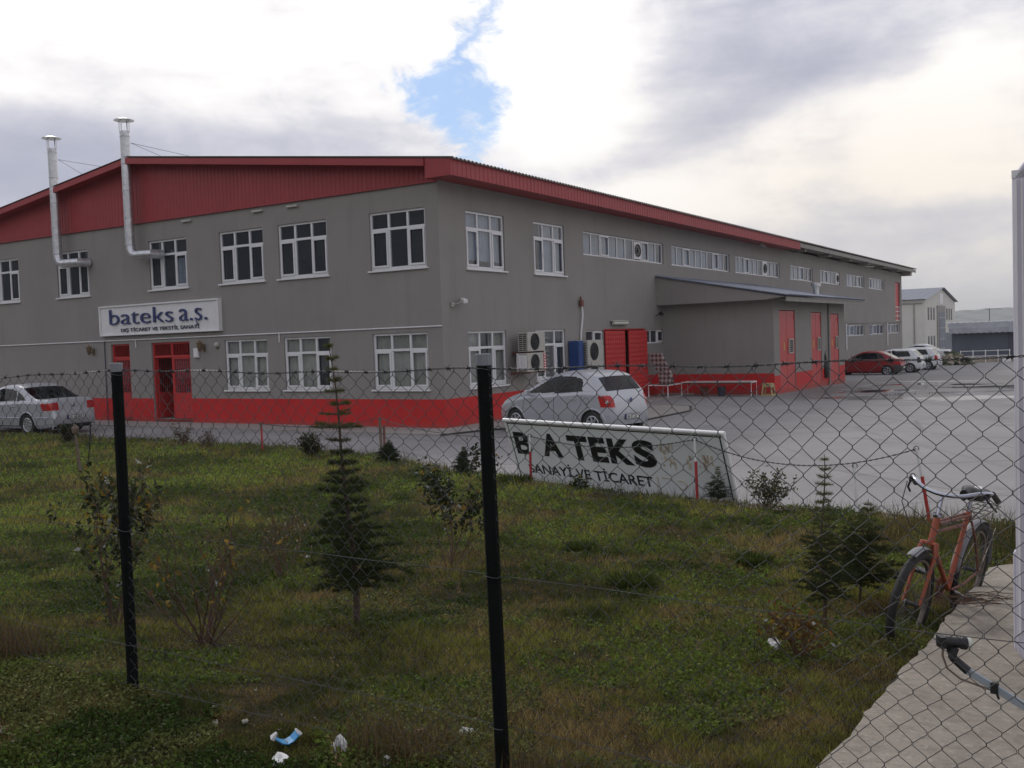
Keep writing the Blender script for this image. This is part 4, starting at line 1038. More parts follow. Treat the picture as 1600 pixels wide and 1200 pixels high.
    for x, _ in (wheels if not spec.get('nolip') else []):
        for sgn in (-1, 1):
            mb = MB(); pts = [(x+ra*math.cos(a), wz+ra*math.sin(a)) for a in np.linspace(.0, math.pi, 24)]
            mb.tube([(px_-L/2, sgn*(yat(px_, pz_)-.008), pz_) for px_, pz_ in pts], .022, 6); mb.build('arch_lip', bodym, s, smooth=True)
            mb = MB(rotm(rx=-sgn*R(90))); mb.T = Matrix.Translation((x-L/2, sgn*(hw(x)-.30), wz)) @ rotm(rx=-sgn*R(90)); mb.lathe([(ra+.03, .0), (0, .0)], 24); mb.build('wheel_housing', M['dark'], s)
    # number plate at the back
    xr, zp = spec['plate'];
    mb = MB(); mb.b2((xr-L/2, -.27, zp-.06), (xr-L/2+.014, .27, zp+.06)); pf = mb.build('number_plate', M['black'], s)
    mb = MB(); mb.b2((xr-L/2+.0145, -.255, zp-.048), (xr-L/2+.017, .255, zp+.048)); mb.build('plate_face', M['plate'], pf)
    mb = MB(); mb.b2((xr-L/2+.0175, -.255, zp-.048), (xr-L/2+.019, -.21, zp+.048)); mb.build('plate_band', M['blue'], pf)
    if spec.get('ptext'): text(spec['ptext'], .095, M['letterblack'], pf, basis((xr-L/2+.018, -.19, zp-.033), (0, 1, 0), (0, 0, 1), (1, 0, 0)), 'plate_lettering', .001, .003, 1.05, .95)
    for fn in spec.get('extra', []): fn(s, L, HW, yat)
    return s
SIDED = {'front_door', 'rear_door', 'front_window', 'rear_side_window', 'quarter_window', 'tail_light', 'headlight'}
def place(L, xw, ytrack, contact, heading):
    h = Vector(heading).normalized(); rz = math.atan2(-h.y, -h.x); v = Vector((xw-L/2, ytrack)); c, s_ = math.cos(rz), math.sin(rz)
    return (contact[0]-(v.x*c-v.y*s_), contact[1]-(v.x*s_+v.y*c), contact[2])

def cls_hatch(cx, cy, cz, sg, px, pz, inp):
    L = 3.75
    if px < .55 and pz > .62 and .40 < cy and sg >= 3 and cx < .42+.12*(cy-.4): return 'headlight'
    if sg >= 6 and 1.05 < px < 1.86 and cy < .60+.0 and pz > .98 and pz < 1.44 and sg >= 7: return 'windshield'
    if px > 3.22 and pz > 1.04 and pz < 1.37 and sg >= 7: return 'rear_window'
    if px > 3.2 and .68 < cz < .95 and cy > .57-.12*(.95-cz)*0 and (cx > 3.45-.30*(cz-.68)): return 'tail_light'
    if px > 3.45 and pz > .48 and cy < .56 : return 'tailgate'
    if sg == 5 and inp(cx, cz, [(1.12, .98), (1.95, 1.38), (2.02, 1.39), (1.98, 1.0)]): return 'front_window'
    if sg == 5 and inp(cx, cz, [(2.10, 1.0), (2.10, 1.40), (2.62, 1.39), (2.88, 1.32), (2.92, 1.05), (2.9, 1.03)]): return 'rear_side_window'
    if sg == 5 and inp(cx, cz, [(1.98, 1.0), (2.02, 1.40), (2.10, 1.40), (2.10, 1.0)]): return 'pillar'
    if sg <= 4 and cz > .27 and 1.05 < cx < 2.05 : return 'front_door'
    if sg <= 4 and cz > .27 and 2.05 < cx < 2.86 and (cx < 2.86-(.95-cz)*.35): return 'rear_door'
    return 'body'
def hatch_extra(s, L, HW, yat):
    for sgn in (-1, 1):
        mb = MB(basis((L/2-.165, sgn*(HW*.845), .80), Vector((.75, sgn*-.3, 0)).normalized(), (0, 0, 1), Vector((.55, sgn*.83, 0)).normalized())); mb.lathe([(.0, .03), (.03, .03), (.042, .0)], 14); mb.build('lamp_reflector', M['lens'], s, smooth=True)
    mb = MB(); mb.tube([(L/2-.30, .10, 1.03), (L/2-.27, -.30, 1.07), (L/2-.30, -.40, 1.10)], .014, 6); mb.build('rear_wiper', M['black'], s)
    mb = MB(basis((3.05-L/2, -(yat(3.05, .82)+.003), .82), (1, 0, 0), (0, 0, 1), (0, -1, 0))); mb.lathe([(.075, 0), (.08, .004), (.085, 0)], 20); mb.build('fuel_flap', M['black'] if False else M['lettergrey'], s)
    mb = MB(basis((L/2-.018, 0, .82), (0, 1, 0), (0, 0, 1), (1, 0, 0))); mb.lathe([(.0, .01), (.03, .012), (.055, .0)], 16); mb.build('badge', M['letterblue'], s, smooth=True)
    mb = MB(); mb.tube([(-.2, 0, 1.50), (-.28, 0, 1.60)], .01, 5); mb.build('aerial', M['black'], s)
HATCH = dict(L=3.75, W=1.69, wf=.74, wr=3.20, wrad=.295, sm=4,
    top=[(.03, .24), (.0, .42), (.03, .62), (.20, .80), (.60, .93), (1.02, 1.03), (1.55, 1.32), (1.95, 1.46), (2.3, 1.52), (2.9, 1.50), (3.22, 1.42), (3.42, 1.18), (3.56, 1.0), (3.68, .86), (3.73, .66), (3.75, .50), (3.71, .26)],
    belt=[(0, .6), (.5, .80), (1.1, .92), (2.0, .97), (3.0, 1.04), (3.75, 1.02)], plan=[(0, .62), (.12, .80), (.4, .92), (.9, .985), (2.6, 1.0), (3.2, .97), (3.5, .91), (3.66, .82), (3.75, .70)],
    cls=cls_hatch, seams=[[(1.06, .30), (1.02, .60), (1.10, .90)], [(2.05, .30), (2.06, .95)], [(2.60, .30), (2.72, .52), (2.9, .75), (2.92, 1.0)], [(1.06, .30), (2.6, .30)]],
    handles=[(1.82, .80), (2.66, .86)], mirror=(1.28, 1.0), mat=M['silver'], plate=(3.74, .44), ptext='34 ET 23', seats=(1.9, 2.75), spokes=7, extra=[hatch_extra])
hh = (-.71, .704)
mid = Vector((.975, 23.31)); rt = Vector((.704, .71)); cpos = mid+rt*.74
make_car(HATCH, 'parked_hatchback', 'silver hatchback parked behind the leaning sign board near the building corner', (cpos.x+hh[0]*(1.97-1.875), cpos.y+hh[1]*(1.97-1.875), .0), hh)

def cls_sedan(cx, cy, cz, sg, px, pz, inp):
    if px < .55 and pz > .60 and .40 < cy and sg >= 3: return 'headlight'
    if sg >= 7 and 1.18 < px < 1.95 and .98 < pz < 1.38: return 'windshield'
    if sg >= 7 and 3.10 < px < 3.85 and .98 < pz < 1.39: return 'rear_window'
    if px > 4.15 and .72 < cz < .93 and cy > .48 and cx > 4.22-.6*(cz-.72)-.0: return 'tail_light'
    if sg == 5 and inp(cx, cz, [(1.25, .96), (2.0, 1.34), (2.08, 1.35), (2.12, .98)]): return 'front_window'
    if sg == 5 and inp(cx, cz, [(2.20, .98), (2.16, 1.36), (2.7, 1.36), (2.98, 1.28), (3.0, 1.0)]): return 'rear_side_window'
    if sg == 5 and inp(cx, cz, [(3.04, 1.0), (3.02, 1.27), (3.30, 1.14), (3.45, 1.02)]): return 'quarter_window'
    if sg == 5 and inp(cx, cz, [(2.12, .98), (2.08, 1.36), (2.16, 1.36), (2.20, .98)]): return 'pillar'
    if sg <= 4 and cz > .28 and 1.15 < cx < 2.15: return 'front_door'
    if sg <= 4 and cz > .28 and 2.15 < cx < 3.12-(.9-cz)*.5: return 'rear_door'
    return 'body'
def sedan_extra(s, L, HW, yat):
    mb = MB(basis((L/2-.06, 0, .84), (0, 1, 0), (0, 0, 1), (1, 0, 0))); mb.lathe([(.0, .012), (.03, .012), (.05, .0)], 16); mb.build('badge', M['chrome'], s, smooth=True)
    mb = MB(); mb.b2((L/2-.6, -.55, .25), (L/2-.02, .55, .30)); mb.build('rear_valance', M['black'], s)
    for z, xa, xb in ((.52, 1.0, 3.3), (.52, 3.95, 4.5), (.28, 1.15, 3.25)):
        for sgn in (-1, 1):
            mb = MB(); mb.tube([(x-L/2, sgn*(yat(x, z)+.004), z) for x in np.linspace(xa, xb, 14)], .012, 4); mb.build('side_moulding', M['chrome'] if z > .4 else M['black'], s)
SEDAN = dict(L=4.56, W=1.73, wf=.92, wr=3.52, wrad=.31, sm=4,
    top=[(.03, .24), (.0, .42), (.04, .62), (.25, .80), (.7, .92), (1.15, .99), (1.65, 1.26), (2.0, 1.41), (2.4, 1.48), (2.85, 1.47), (3.15, 1.39), (3.55, 1.17), (3.88, 1.03), (4.2, 1.04), (4.42, 1.03), (4.47, .92), (4.49, .72), (4.56, .58), (4.55, .44), (4.48, .26)],
    belt=[(0, .6), (.5, .8), (1.2, .90), (2.2, .94), (3.3, .99), (4.1, .98), (4.56, .95)], plan=[(0, .62), (.14, .80), (.45, .92), (1.0, .985), (3.0, 1.0), (3.9, .975), (4.25, .92), (4.45, .85), (4.56, .76)],
    cls=cls_sedan, seams=[[(1.15, .30), (1.12, .6), (1.2, .88)], [(2.15, .30), (2.18, .93)], [(2.85, .32), (3.05, .58), (3.2, .80), (3.1, .97)], [(4.0, .99), (4.15, .80), (4.2, .66)]],
    handles=[(1.95, .80), (2.95, .84)], handlemat=M['chrome'], mirror=(1.42, .98), mat=M['silver'], plate=(4.565, .50), ptext='35 AL 004', seats=(2.05, 2.95), spokes=9, extra=[sedan_extra])
hs = (-.866, .5)
make_car(SEDAN, 'parked_sedan', 'silver four-door saloon at the left edge, its boot toward the small red door', place(4.56, 3.52, -.80, (-14.05, 28.25, 0), hs), hs)

def cls_red(cx, cy, cz, sg, px, pz, inp):
    if px < .4 and pz > .5 and .35 < cy and sg >= 3: return 'headlight'
    if sg >= 7 and 1.15 < px < 1.75 and .95 < pz < 1.33: return 'windshield'
    if sg >= 7 and 3.05 < px < 3.78 and .95 < pz < 1.32: return 'rear_window'
    if px > 3.72 and .66 < cz < .86 and cy > .45: return 'tail_light'
    if pz < .56 and px > 3.5 and sg >= 1: return 'bumper'
    if pz < .50 and px < .5 and sg >= 1: return 'bumper'
    if cz < .60 and cx > 3.55 and sg <= 3: return 'bumper'
    if sg == 5 and inp(cx, cz, [(1.22, .92), (1.85, 1.28), (2.0, 1.30), (2.05, .93)]): return 'front_window'
    if sg == 5 and inp(cx, cz, [(2.05, .93), (2.0, 1.30), (2.75, 1.29), (3.0, 1.2), (3.2, .98), (3.2, .96)]): return 'rear_side_window'
    if sg <= 4 and cz > .28 and 1.1 < cx < 2.05: return 'front_door'
    if sg <= 4 and cz > .28 and 2.05 < cx < 2.9: return 'rear_door'
    return 'body'
REDC = dict(L=4.05, W=1.69, wf=.78, wr=3.30, wrad=.29, sm=4,
    top=[(.03, .24), (.0, .42), (.04, .58), (.2, .72), (.7, .85), (1.1, .93), (1.55, 1.20), (1.9, 1.36), (2.3, 1.41), (2.8, 1.39), (3.15, 1.27), (3.6, 1.02), (3.88, .93), (3.98, .90), (4.0, .70), (4.05, .55), (4.04, .42), (3.98, .26)],
    belt=[(0, .55), (.5, .74), (1.1, .86), (2.0, .89), (3.2, .94), (4.05, .90)], plan=[(0, .66), (.14, .82), (.45, .93), (1.0, .985), (2.8, 1.0), (3.5, .96), (3.9, .88), (4.05, .80)],
    cls=cls_red, seams=[[(1.1, .3), (1.12, .85)], [(2.05, .3), (2.06, .88)], [(2.7, .3), (2.95, .7), (2.95, .9)]], handles=[(1.85, .76), (2.75, .78)], handlemat=M['black'], mirror=(1.35, .95), mirmat=M['black'],
    mat=M['carred'], bumper=mat('dark_grey_bumper', (.05, .05, .055), .6), plate=(4.04, .45), spokes=5, seats=(1.9, 2.7))
hr = (-.847, .531)
make_car(REDC, 'red_hatchback', 'red hatchback with dark bumper parked nose to the factory beyond the annex', place(4.05, 3.30, -.76, (21.0, 54.6, -.44), hr), hr, 'old cars parked beyond the annex')
def cls_wh(cx, cy, cz, sg, px, pz, inp):
    if sg >= 7 and 1.0 < px < 1.5 and .95 < pz < 1.33: return 'windshield'
    if px > 3.2 and .95 < pz < 1.32 and sg >= 7: return 'rear_window'
    if px > 3.45 and .60 < cz < .92 and cy > .52: return 'tail_light'
    if pz < .40 and px > 3.3: return 'bumper'
    if sg == 5 and inp(cx, cz, [(1.1, .92), (1.6, 1.28), (1.95, 1.31), (1.98, .93)]): return 'front_window'
    if sg == 5 and inp(cx, cz, [(2.06, .93), (2.04, 1.31), (2.95, 1.29), (3.1, .96)]): return 'rear_side_window'
    if sg <= 4 and cz > .28 and 1.05 < cx < 2.02: return 'front_door'
    return 'body'
WHC = dict(L=3.70, W=1.62, wf=.66, wr=3.05, wrad=.28, sm=3,
    top=[(.03, .24), (.0, .40), (.03, .60), (.15, .74), (.6, .84), (1.0, .92), (1.4, 1.20), (1.65, 1.36), (2.0, 1.42), (2.9, 1.41), (3.2, 1.36), (3.45, 1.08), (3.58, .92), (3.64, .70), (3.70, .52), (3.69, .40), (3.63, .26)],
    belt=[(0, .55), (.5, .74), (1.0, .86), (2.0, .90), (3.2, .93), (3.7, .90)], plan=[(0, .70), (.12, .86), (.4, .94), (1.0, .985), (2.8, 1.0), (3.3, .97), (3.6, .90), (3.7, .84)],
    cls=cls_wh, seams=[[(1.05, .3), (1.06, .85)], [(2.02, .3), (2.02, .88)]], handles=[(1.8, .76), (1.81, .76)], handlemat=M['black'], mirror=(1.2, .95), mirmat=M['black'],
    mat=M['carwhite'], bumper=M['carwhite'], plate=(3.70, .45), spokes=5, seats=(1.8, 2.6))
wh = make_car(WHC, 'white_hatchback', 'white hatchback with missing dark tail lights just right of the red car', place(3.70, 3.05, -.74, (23.5, 57.6, -.46), hr), hr, 'old cars parked beyond the annex')
for o in [x for x in bpy.data.objects if x.parent == wh and x.name.startswith('tail_light')]: o.data.materials[0] = M['black']
SED2 = dict(SEDAN); SED2.update(mat=M['carwhite'], ptext=None, L=4.56, extra=[])
w2 = make_car(SED2, 'white_sedan', 'white saloon behind the white hatchback, boot toward the rubble heap', place(4.56, 3.52, -.80, (30.1, 69.5, -.5), hr), hr, 'old cars parked beyond the annex')
for o in [x for x in bpy.data.objects if x.parent == w2 and x.name.startswith('tail_light')]: o.data.materials[0] = M['black']
make_car(dict(WHC), 'white_hatchback', 'second white hatchback farther back, mostly hidden behind the first', (25.6, 62.8, -.5), hr, 'old cars parked beyond the annex')

# ------------------------------------------------------------------ far buildings
P0 = Vector((48.8, 115, 0)); s = thing('white_building', 'cream two-storey workshop with gabled end and tall grey door, far behind the cars', 'building', P0, BROT)
# local: +y along the gable (away right), -x along the long side (away left)
mb = MB(); zb, ze, zp = -.9, 5.35, 6.95; gw = 24.; ll = 40.
mb.quad((0, 0, zb), (-ll, 0, zb), (-ll, 0, ze), (0, 0, ze)); mb.add([(0, 0, zb), (0, gw, zb), (0, gw, ze), (0, gw/2, zp), (0, 0, ze)], [(0, 1, 2, 3, 4)]); mb.quad((-ll, 0, zb), (-ll, gw, zb), (-ll, gw, ze), (-ll, 0, ze)); mb.quad((0, gw, zb), (-ll, gw, zb), (-ll, gw, ze), (0, gw, ze))
wl = mb.build('wall', M['farwall'], s, recalc=False)
mb = MB(); n = 120
ys_ = np.linspace(0, ll+.6, 200)
mb.grid([[(.4-yy, a, z+.12+.03*math.cos(yy*12)) for yy in ys_] for a, z in ((-.5, ze-.07), (gw/2, zp))]); mb.grid([[(.4-yy, a, z+.12) for yy in ys_[::20]] for a, z in ((gw/2, zp), (gw+.5, ze-.07))])
mb.build('roof', M['roofblue'], s, recalc=False)
mb = MB(); mb.b2((-.3, -.12, ze-.5), (-ll, -.002, ze-.35)); mb.b2((-1.3, -.10, zb), (-1.15, -.002, ze-.5)); mb.build('gutter', M['fascia'], s)
for c0 in (2.2, 4.2, 6.2, 16.6, 18.6, 20.6):
    for z0, z1 in ((2.95, 4.45), (-.35, 1.0)):
        mb = MB(); mb.b2((.002, c0-.42, z0), (.05, c0+.42, z1)); f_ = mb.build('window', M['farwin'], s); mb = MB(); mb.b2((.052, c0-.03, z0), (.07, c0+.03, z1)); mb.b2((.052, c0-.42, (z0+z1)/2), (.07, c0+.42, (z0+z1)/2+.05)); mb.build('frame', M['fascia'], f_)
mb = MB(); mb.b2((.002, 8.3, zb), (.12, 14.6, 4.75)); dd = mb.build('door_surround', M['fascia'], s)
mb = MB(); mb.b2((.122, 9.2, zb), (.16, 14.0, 3.9)); dr_ = mb.build('tall_door', M['roofblue'], dd); mb = MB()
for z in (.5, 1.9, 3.2): mb.b2((.162, 9.2, z), (.19, 14.0, z+.06))
for y in (10.8, 12.4): mb.b2((.162, y, zb), (.185, y+.06, 3.9))
mb.build('door_rail', M['galv'], dr_)
mb = MB(); mb.b2((.002, 10.6, 5.0), (.06, 13.2, 6.3)); mb.build('gable_panel', M['white'], s)
s = thing('blue_shed', 'low slate-blue shed with corrugated overhanging roof, behind the white railing', 'shed', (37.9, 84, -.5), R(-14))
mb = MB(); mb.b2((0, 0, 0), (16, 3, 2.1)); mb.build('wall', M['shedwall'], s)
mb = MB(); xs = np.arange(-.35, 16.4, .09)
mb.grid([[(x, y, z+.025*math.cos(x*2*math.pi/.48)) for x in xs] for y, z in ((-.75, 2.02), (-.55, 2.45), (-.1, 2.92), (.6, 3.0), (3.2, 3.0))]); mb.build('roof', mat('shed_sheet_roof', (.27, .28, .30), .7, var=.2, vscale=1.5), s, recalc=False)
mb = MB(); mb.tube([(3.2, 1, 3.0), (3.2, 1, 4.1)], .03, 6); mb.tube([(2.9, 1, 4.0), (4.1, 1, 4.05)], .02, 4)
for q in range(5): mb.tube([(3.0+.22*q, .7, 4.02), (3.0+.22*q, 1.3, 4.02)], .012, 4)
mb.build('aerial', M['wire'], s)
mb = MB(); mb.b2((4.4, -.03, .1), (5.3, -.001, 1.9)); mb.build('door', M['lettergrey'], s)
s = thing('white_railing', 'white metal railing in front of the slate-blue shed', 'railing', (32.4, 70.5, -.5))
mb = MB()
for z in (.45, .82): mb.b2((0, -.02, z), (3.6, .02, z+.04))
for x in (0, .9, 1.8, 2.7, 3.55): mb.b2((x, -.025, 0), (x+.05, .025, .90))
mb.b2((2.9, -.3, 0), (3.5, .3, .25)); mb.build('rails', M['white'], s); mb = MB(); mb.b2((-.2, .05, -.05), (12, .3, .34)); mb.build('kerb_wall', M['rubble'], s)
def rubble(x, y, z, sx, sy, sz, mt, label, seed):
    s = thing('rubble_heap', label, 'rubble', (x, y, z)); mb = MB(); rnd = random.Random(seed); rows = []
    for i in range(15):
        v = i/14; r = math.cos(v*math.pi/2)
        rows.append([(sx*r*math.cos(a)*(1+.3*rnd.uniform(-1, 1)), sy*r*math.sin(a)*(1+.3*rnd.uniform(-1, 1)), -.05+sz*v*(1+.25*rnd.uniform(-1, 1))) for a in np.linspace(0, 2*math.pi, 24, endpoint=False)]); rows[-1].append(rows[-1][0])
    mb.grid(rows); mb.build('mound', mt, s, recalc=True); mb = MB()
    for i in range(26):
        a = rnd.uniform(0, 6.28); q = rnd.uniform(.2, 1.1); mb.box((sx*q*math.cos(a), sy*q*math.sin(a), sz*(1-q)*.8+.1), (rnd.uniform(.2, .6), rnd.uniform(.15, .4), rnd.uniform(.1, .3)), rotm(rnd.uniform(0, 1), rnd.uniform(0, 1), rnd.uniform(0, 3)))
    mb.build('broken_blocks', M['rubble'], s)
rubble(30.9, 68.2, -.5, 1.3, 1.0, .9, M['gravelgreen'], 'weedy heap of rubble beside the white saloon, left of the railing', 4)

# ------------------------------------------------------------------ fallen sign board leaning on the chain posts
SB = Vector((.08, 16.09, .04)); su = Vector((.6501, -.7598, 0)); sn = Vector((-.7598, -.6501, 0)); ang = (sn*.29+Vector((0, 0, .955))); SH = ang.length; ang.normalize(); SLN = 4.37
sign = thing('fallen_sign', 'long white sign board with black letters leaning against the chain posts by the hatchback', 'sign', (0, 0, 0)); sign.matrix_world = basis(SB, su, ang, su.cross(ang))
nrm = su.cross(ang)      # faces the viewer when pointing toward -y
mb = MB(); mb.b2((0, -.06, -.03), (SLN, SH, .0)); mb.build('board', M['signwhite'], sign)
mb = MB(); mb.tube([(-.03, SH, .0), (SLN+.03, SH, .0)], .032, 10); mb.tube([(0, -.04, -.0), (0, SH, 0)], .02, 8); mb.tube([(SLN, -.04, 0), (SLN, SH, 0)], .032, 8); mb.build('frame', M['white'], sign, smooth=True)
mb = MB(); zf = .003
mb.b2((.03, SH-.06, .001), (SLN-.04, SH-.045, zf)); mb.b2((.035, 0, .001), (.05, SH-.06, zf)); mb.b2((SLN-.075, 0, .001), (SLN-.055, SH-.06, zf)); mb.build('black_border', M['letterblack'], sign)
F2 = lambda x, z: basis((x, z, .002), (1, 0, 0), (0, 1, 0), (0, 0, 1))
for ch, r_ in (("B", (.12, .50, .42, .80)), ("A", (.76, 1.20, .42, .81)), ("T", (1.37, 1.80, .41, .81)), ("E", (1.84, 2.17, .41, .81)), ("K", (2.22, 2.68, .41, .81)), ("S", (2.70, 3.12, .40, .82))):
    textfit(ch, r_, M['letterblack'], sign, F2(0, 0), 'large_letter', .003, .026 if ch == 'B' else .045)
textfit("SANAYİ VE TİCARET", (.30, 2.95, .095, .31), M['letterblack'], sign, F2(0, 0), 'small_lettering', .002, .012)
mb = MB(); rnd = random.Random(5)
for (x0, x1, z0, z1, n) in ((3.20, 3.46, .46, .80, 20), (3.66, 4.1, .43, .64, 20)):
    for i in range(n):
        x, z = rnd.uniform(x0, x1), rnd.uniform(z0, z1); mb.box((x, z, .002), (rnd.uniform(.012, .05), rnd.uniform(.02, .12), .003), rotm(rz=rnd.uniform(-.5, .2)))
mb.b2((3.04, .12, .001), (3.06, .27, .004)); mb.b2((3.14, .25, .001), (3.30, .27, .004)); mb.tube([(3.42, .25, .002), (3.52, .25, .002), (3.57, .19, .002), (3.52, .12, .002), (3.42, .12, .002)], .012, 4)
mb.build('glue_marks', M['glue'], sign)

# ------------------------------------------------------------------ chain posts and chain
posts = [(-5.40, 20.9, .62, 'red chain post wrapped with wire at the left of the lawn edge', 'r', 0), (-2.75, 20.2, .72, 'plain wooden chain stake at the lawn edge behind the tall conifer', 'w', 0),
         (.248, 15.42, .72, 'red and white chain post in front of the letter B', 'rw', 0), (2.41, 12.89, .82, 'red and white chain post in front of the blank part of the sign', 'rw', 0),
         (3.95, 11.25, .62, 'short white peg post left of the bicycle', 'g', 0), (4.60, 10.75, .86, 'leaning red post with white tip behind the bicycle handlebar', 'rw', 1)]
tops = []
for x, y, h_, lab, kind, lean in posts:
    z = float(zlawn(x, y))-.05; s = thing('chain_post', lab, 'post', (x, y, z), 0, 'posts of the chain along the lawn edge')
    tx, ty = (-.16, .0) if lean else (random.uniform(-.02, .02), 0)
    sp = .45
    if kind == 'w': mb = MB(); mb.tube([(0, 0, -.1), (tx, ty, h_+.05)], .032, 6); mb.build('stake', M['leafwood'], s); mb = MB(); mb.tube([(.06, 0, -.1), (.07, 0, h_-.12)], .028, 6); mb.build('second_stake', M['rust'], s)
    else:
        c0 = {'r': 'postred', 'rw': 'postred', 'g': 'white'}[kind]; f_ = {'r': .86, 'rw': .62, 'g': .6}[kind]
        mb = MB(); mb.tube([(0, 0, -.1), (tx*f_, ty, h_*f_+.05)], .020, 8); mb.build('lower_pole', M[c0], s, smooth=True)
        mb = MB(); mb.tube([(tx*f_, ty, h_*f_+.05), (tx, ty, h_+.05)], .024 if kind == 'r' else .018, 8); mb.build('upper_pole', M['white'] if kind != 'r' else M['leafwood'], s, smooth=True)
    mb = MB(); mb.tube([(tx+.03*math.cos(a), ty, h_+.03+.03*math.sin(a)) for a in np.linspace(0, 6.28, 9)[:-1]], .006, 4, closed=True); mb.build('ring', M['wire'], s)
    tops.append(Vector((x+tx, y+ty, z+h_+.03)))
def chain(a, b_, sag, name='chain', label=''):
    n = int((b_-a).length/.035); pts = []; rs = []
    for i in range(n+1): t = i/n; p = a.lerp(b_, t); p.z -= sag*4*t*(1-t); pts.append(p); rs.append(.010 if i % 2 else .0045)
    s = thing(name, label, 'chain', tuple(a), 0, 'chain sections along the lawn edge'); mb = MB(Matrix.Translation(-a)); mb.tube(pts, rs, 5); mb.build('links', M['wire'], s); return s
chain(tops[0], tops[1], .12, label='rusty chain from the red post to the wooden stake'); chain(tops[1], tops[2], .14, label='rusty chain from the wooden stake to the post in front of the letter B')
chain(tops[2], tops[3], .14, label='rusty chain sagging across the leaning sign board'); chain(tops[3], tops[5], .26, label='rusty chain sagging from the sign board to the bicycle')

# ------------------------------------------------------------------ chain-link fence
def fpt(u, z, off=0.0): P = FP+FD*u+FN*off; return Vector((P[0], P[1], z))
fence = thing('wire_fence', 'sagging chain-link fence with dark posts and barbed wire crossing the whole foreground', 'fence', (FP[0], FP[1], .6))
TF = Matrix.Translation(-Vector((FP[0], FP[1], .6)))
U0, U1, q_, ph_ = -4.7, 2.5, .0385, .040; ZTOP = 2.205; NR = 40
def warp(u, z):
    s1 = .010*math.sin(u*2.1+z*1.3)+.007*math.sin(u*5.3+z*4.1+1); s2 = .008*math.sin(z*5.1+u*1.7)+.004*math.sin(u*9+z*7)
    sag = -.012*math.sin((u+2.2)/2.2*math.pi)**2*(z-.6)/1.6
    return s1, s2+sag, .02*math.sin(u*1.4+z*2.2)
mb = MB(TF); nw = int((U1-U0)/q_); rnd = random.Random(3)
for kx in range(nw):
    pts = []
    for r in range(NR+2):
        u = U0+q_*(kx+(r+kx) % 2); z = ZTOP-.008-ph_*r
        if z < .60: break
        a, b_, o = warp(u, z); jx, jz = rnd.uniform(-.0022, .0022), rnd.uniform(-.0022, .0022)
        s_ = -1 if (r+kx) % 2 == 0 else 1
        kp = fpt(u+a+jx-s_*.0012, z+b_+jz, o+.002*s_)
        pts.append(kp+Vector((0, 0, .0045))); pts.append(kp-Vector((0, 0, .0045)))
    mb.tube(pts, .0013, 4, cap=False)
mb.build('wire_mesh', M['wire'], fence, smooth=True, recalc=False)
def zwire(z0, r, name, sagk=1.0, twist=False):
    mb = MB(TF)
    us = np.arange(U0, U1, .012 if twist else .06)
    for tsn in ((0, 1) if twist else (0,)):
        pts = []
        for u in us:
            a, b_, o = warp(u, z0); ph = u/.045*2*math.pi+tsn*math.pi
            pts.append(fpt(u, z0+b_*sagk+(.0026*math.sin(ph) if twist else 0), o-.004+(.0026*math.cos(ph) if twist else 0)))
        mb.tube(pts, r, 4, cap=False)
    if twist:
        u = U0
        while u < U1:
            a, b_, o = warp(u, z0); c = fpt(u, z0+b_, o-.004)
            mb.tube([c+Vector((FD[0]*t*.010, FD[1]*t*.010, .005*math.sin(t*9))) + Vector((0, 0, .0)) for t in np.linspace(-1, 1, 9)], .0036, 4)
            for q in range(4):
                d = Vector((rnd.uniform(-1, 1), rnd.uniform(-.6, .6), rnd.uniform(-1, 1))).normalized(); mb.tube([c, c+d*rnd.uniform(.014, .024)], [.0018, .0006], 4)
            u += rnd.uniform(.085, .12)
    return mb.build(name, M['wire'], fence, smooth=True, recalc=False)
zwire(ZTOP, .0016, 'barbed_wire', 1, True)
for z0 in (1.425, .855, .665): zwire(z0, .0014, 'tension_wire', .4, False)
for u, lean in ((-4.45, 0), (-2.21, 0), (0, -.022), (2.32, 0)):
    bx_, by_ = FD*u+FP
    mb = MB(TF); r = .0265; th = math.atan2(FD[1], FD[0])
    z0 = .35; pts = [Vector((bx_, by_, z0)), Vector((bx_+lean, by_, 2.215))]
    vs = []
    for p in pts:
        for a in range(8):
            an = th+math.pi/8+a*math.pi/4; vs.append(p+Vector((math.cos(an), math.sin(an), 0))*r*1.04)
    mb.add(vs, [(i, (i+1) % 8, 8+(i+1) % 8, 8+i) for i in range(8)]+[tuple(range(8, 16))]); po = mb.build('post', M['post'], fence)
    mb = MB(TF); mb.lathe([(0, 2.252), (.027, 2.252), (.0295, 2.249), (.0295, 2.210), (.0282, 2.208)], 8, c=(bx_+lean, by_, 0), m=rotm(rz=th+math.pi/8)); mb.build('post_cap', mat('grey_cap', (.20, .21, .23), .6) if 'grey_cap' not in bpy.data.materials else bpy.data.materials['grey_cap'], po)
    mb = MB(TF)
    for zz in (2.195, 1.425, .855): mb.tube([Vector((bx_+lean*.8+.031*math.cos(a), by_+.031*math.sin(a), zz+.004*math.sin(a*2))) for a in np.linspace(0, 6.28, 13)[:-1]], .0016, 4, closed=True)
    mb.build('tie_wire', M['wire'], po)

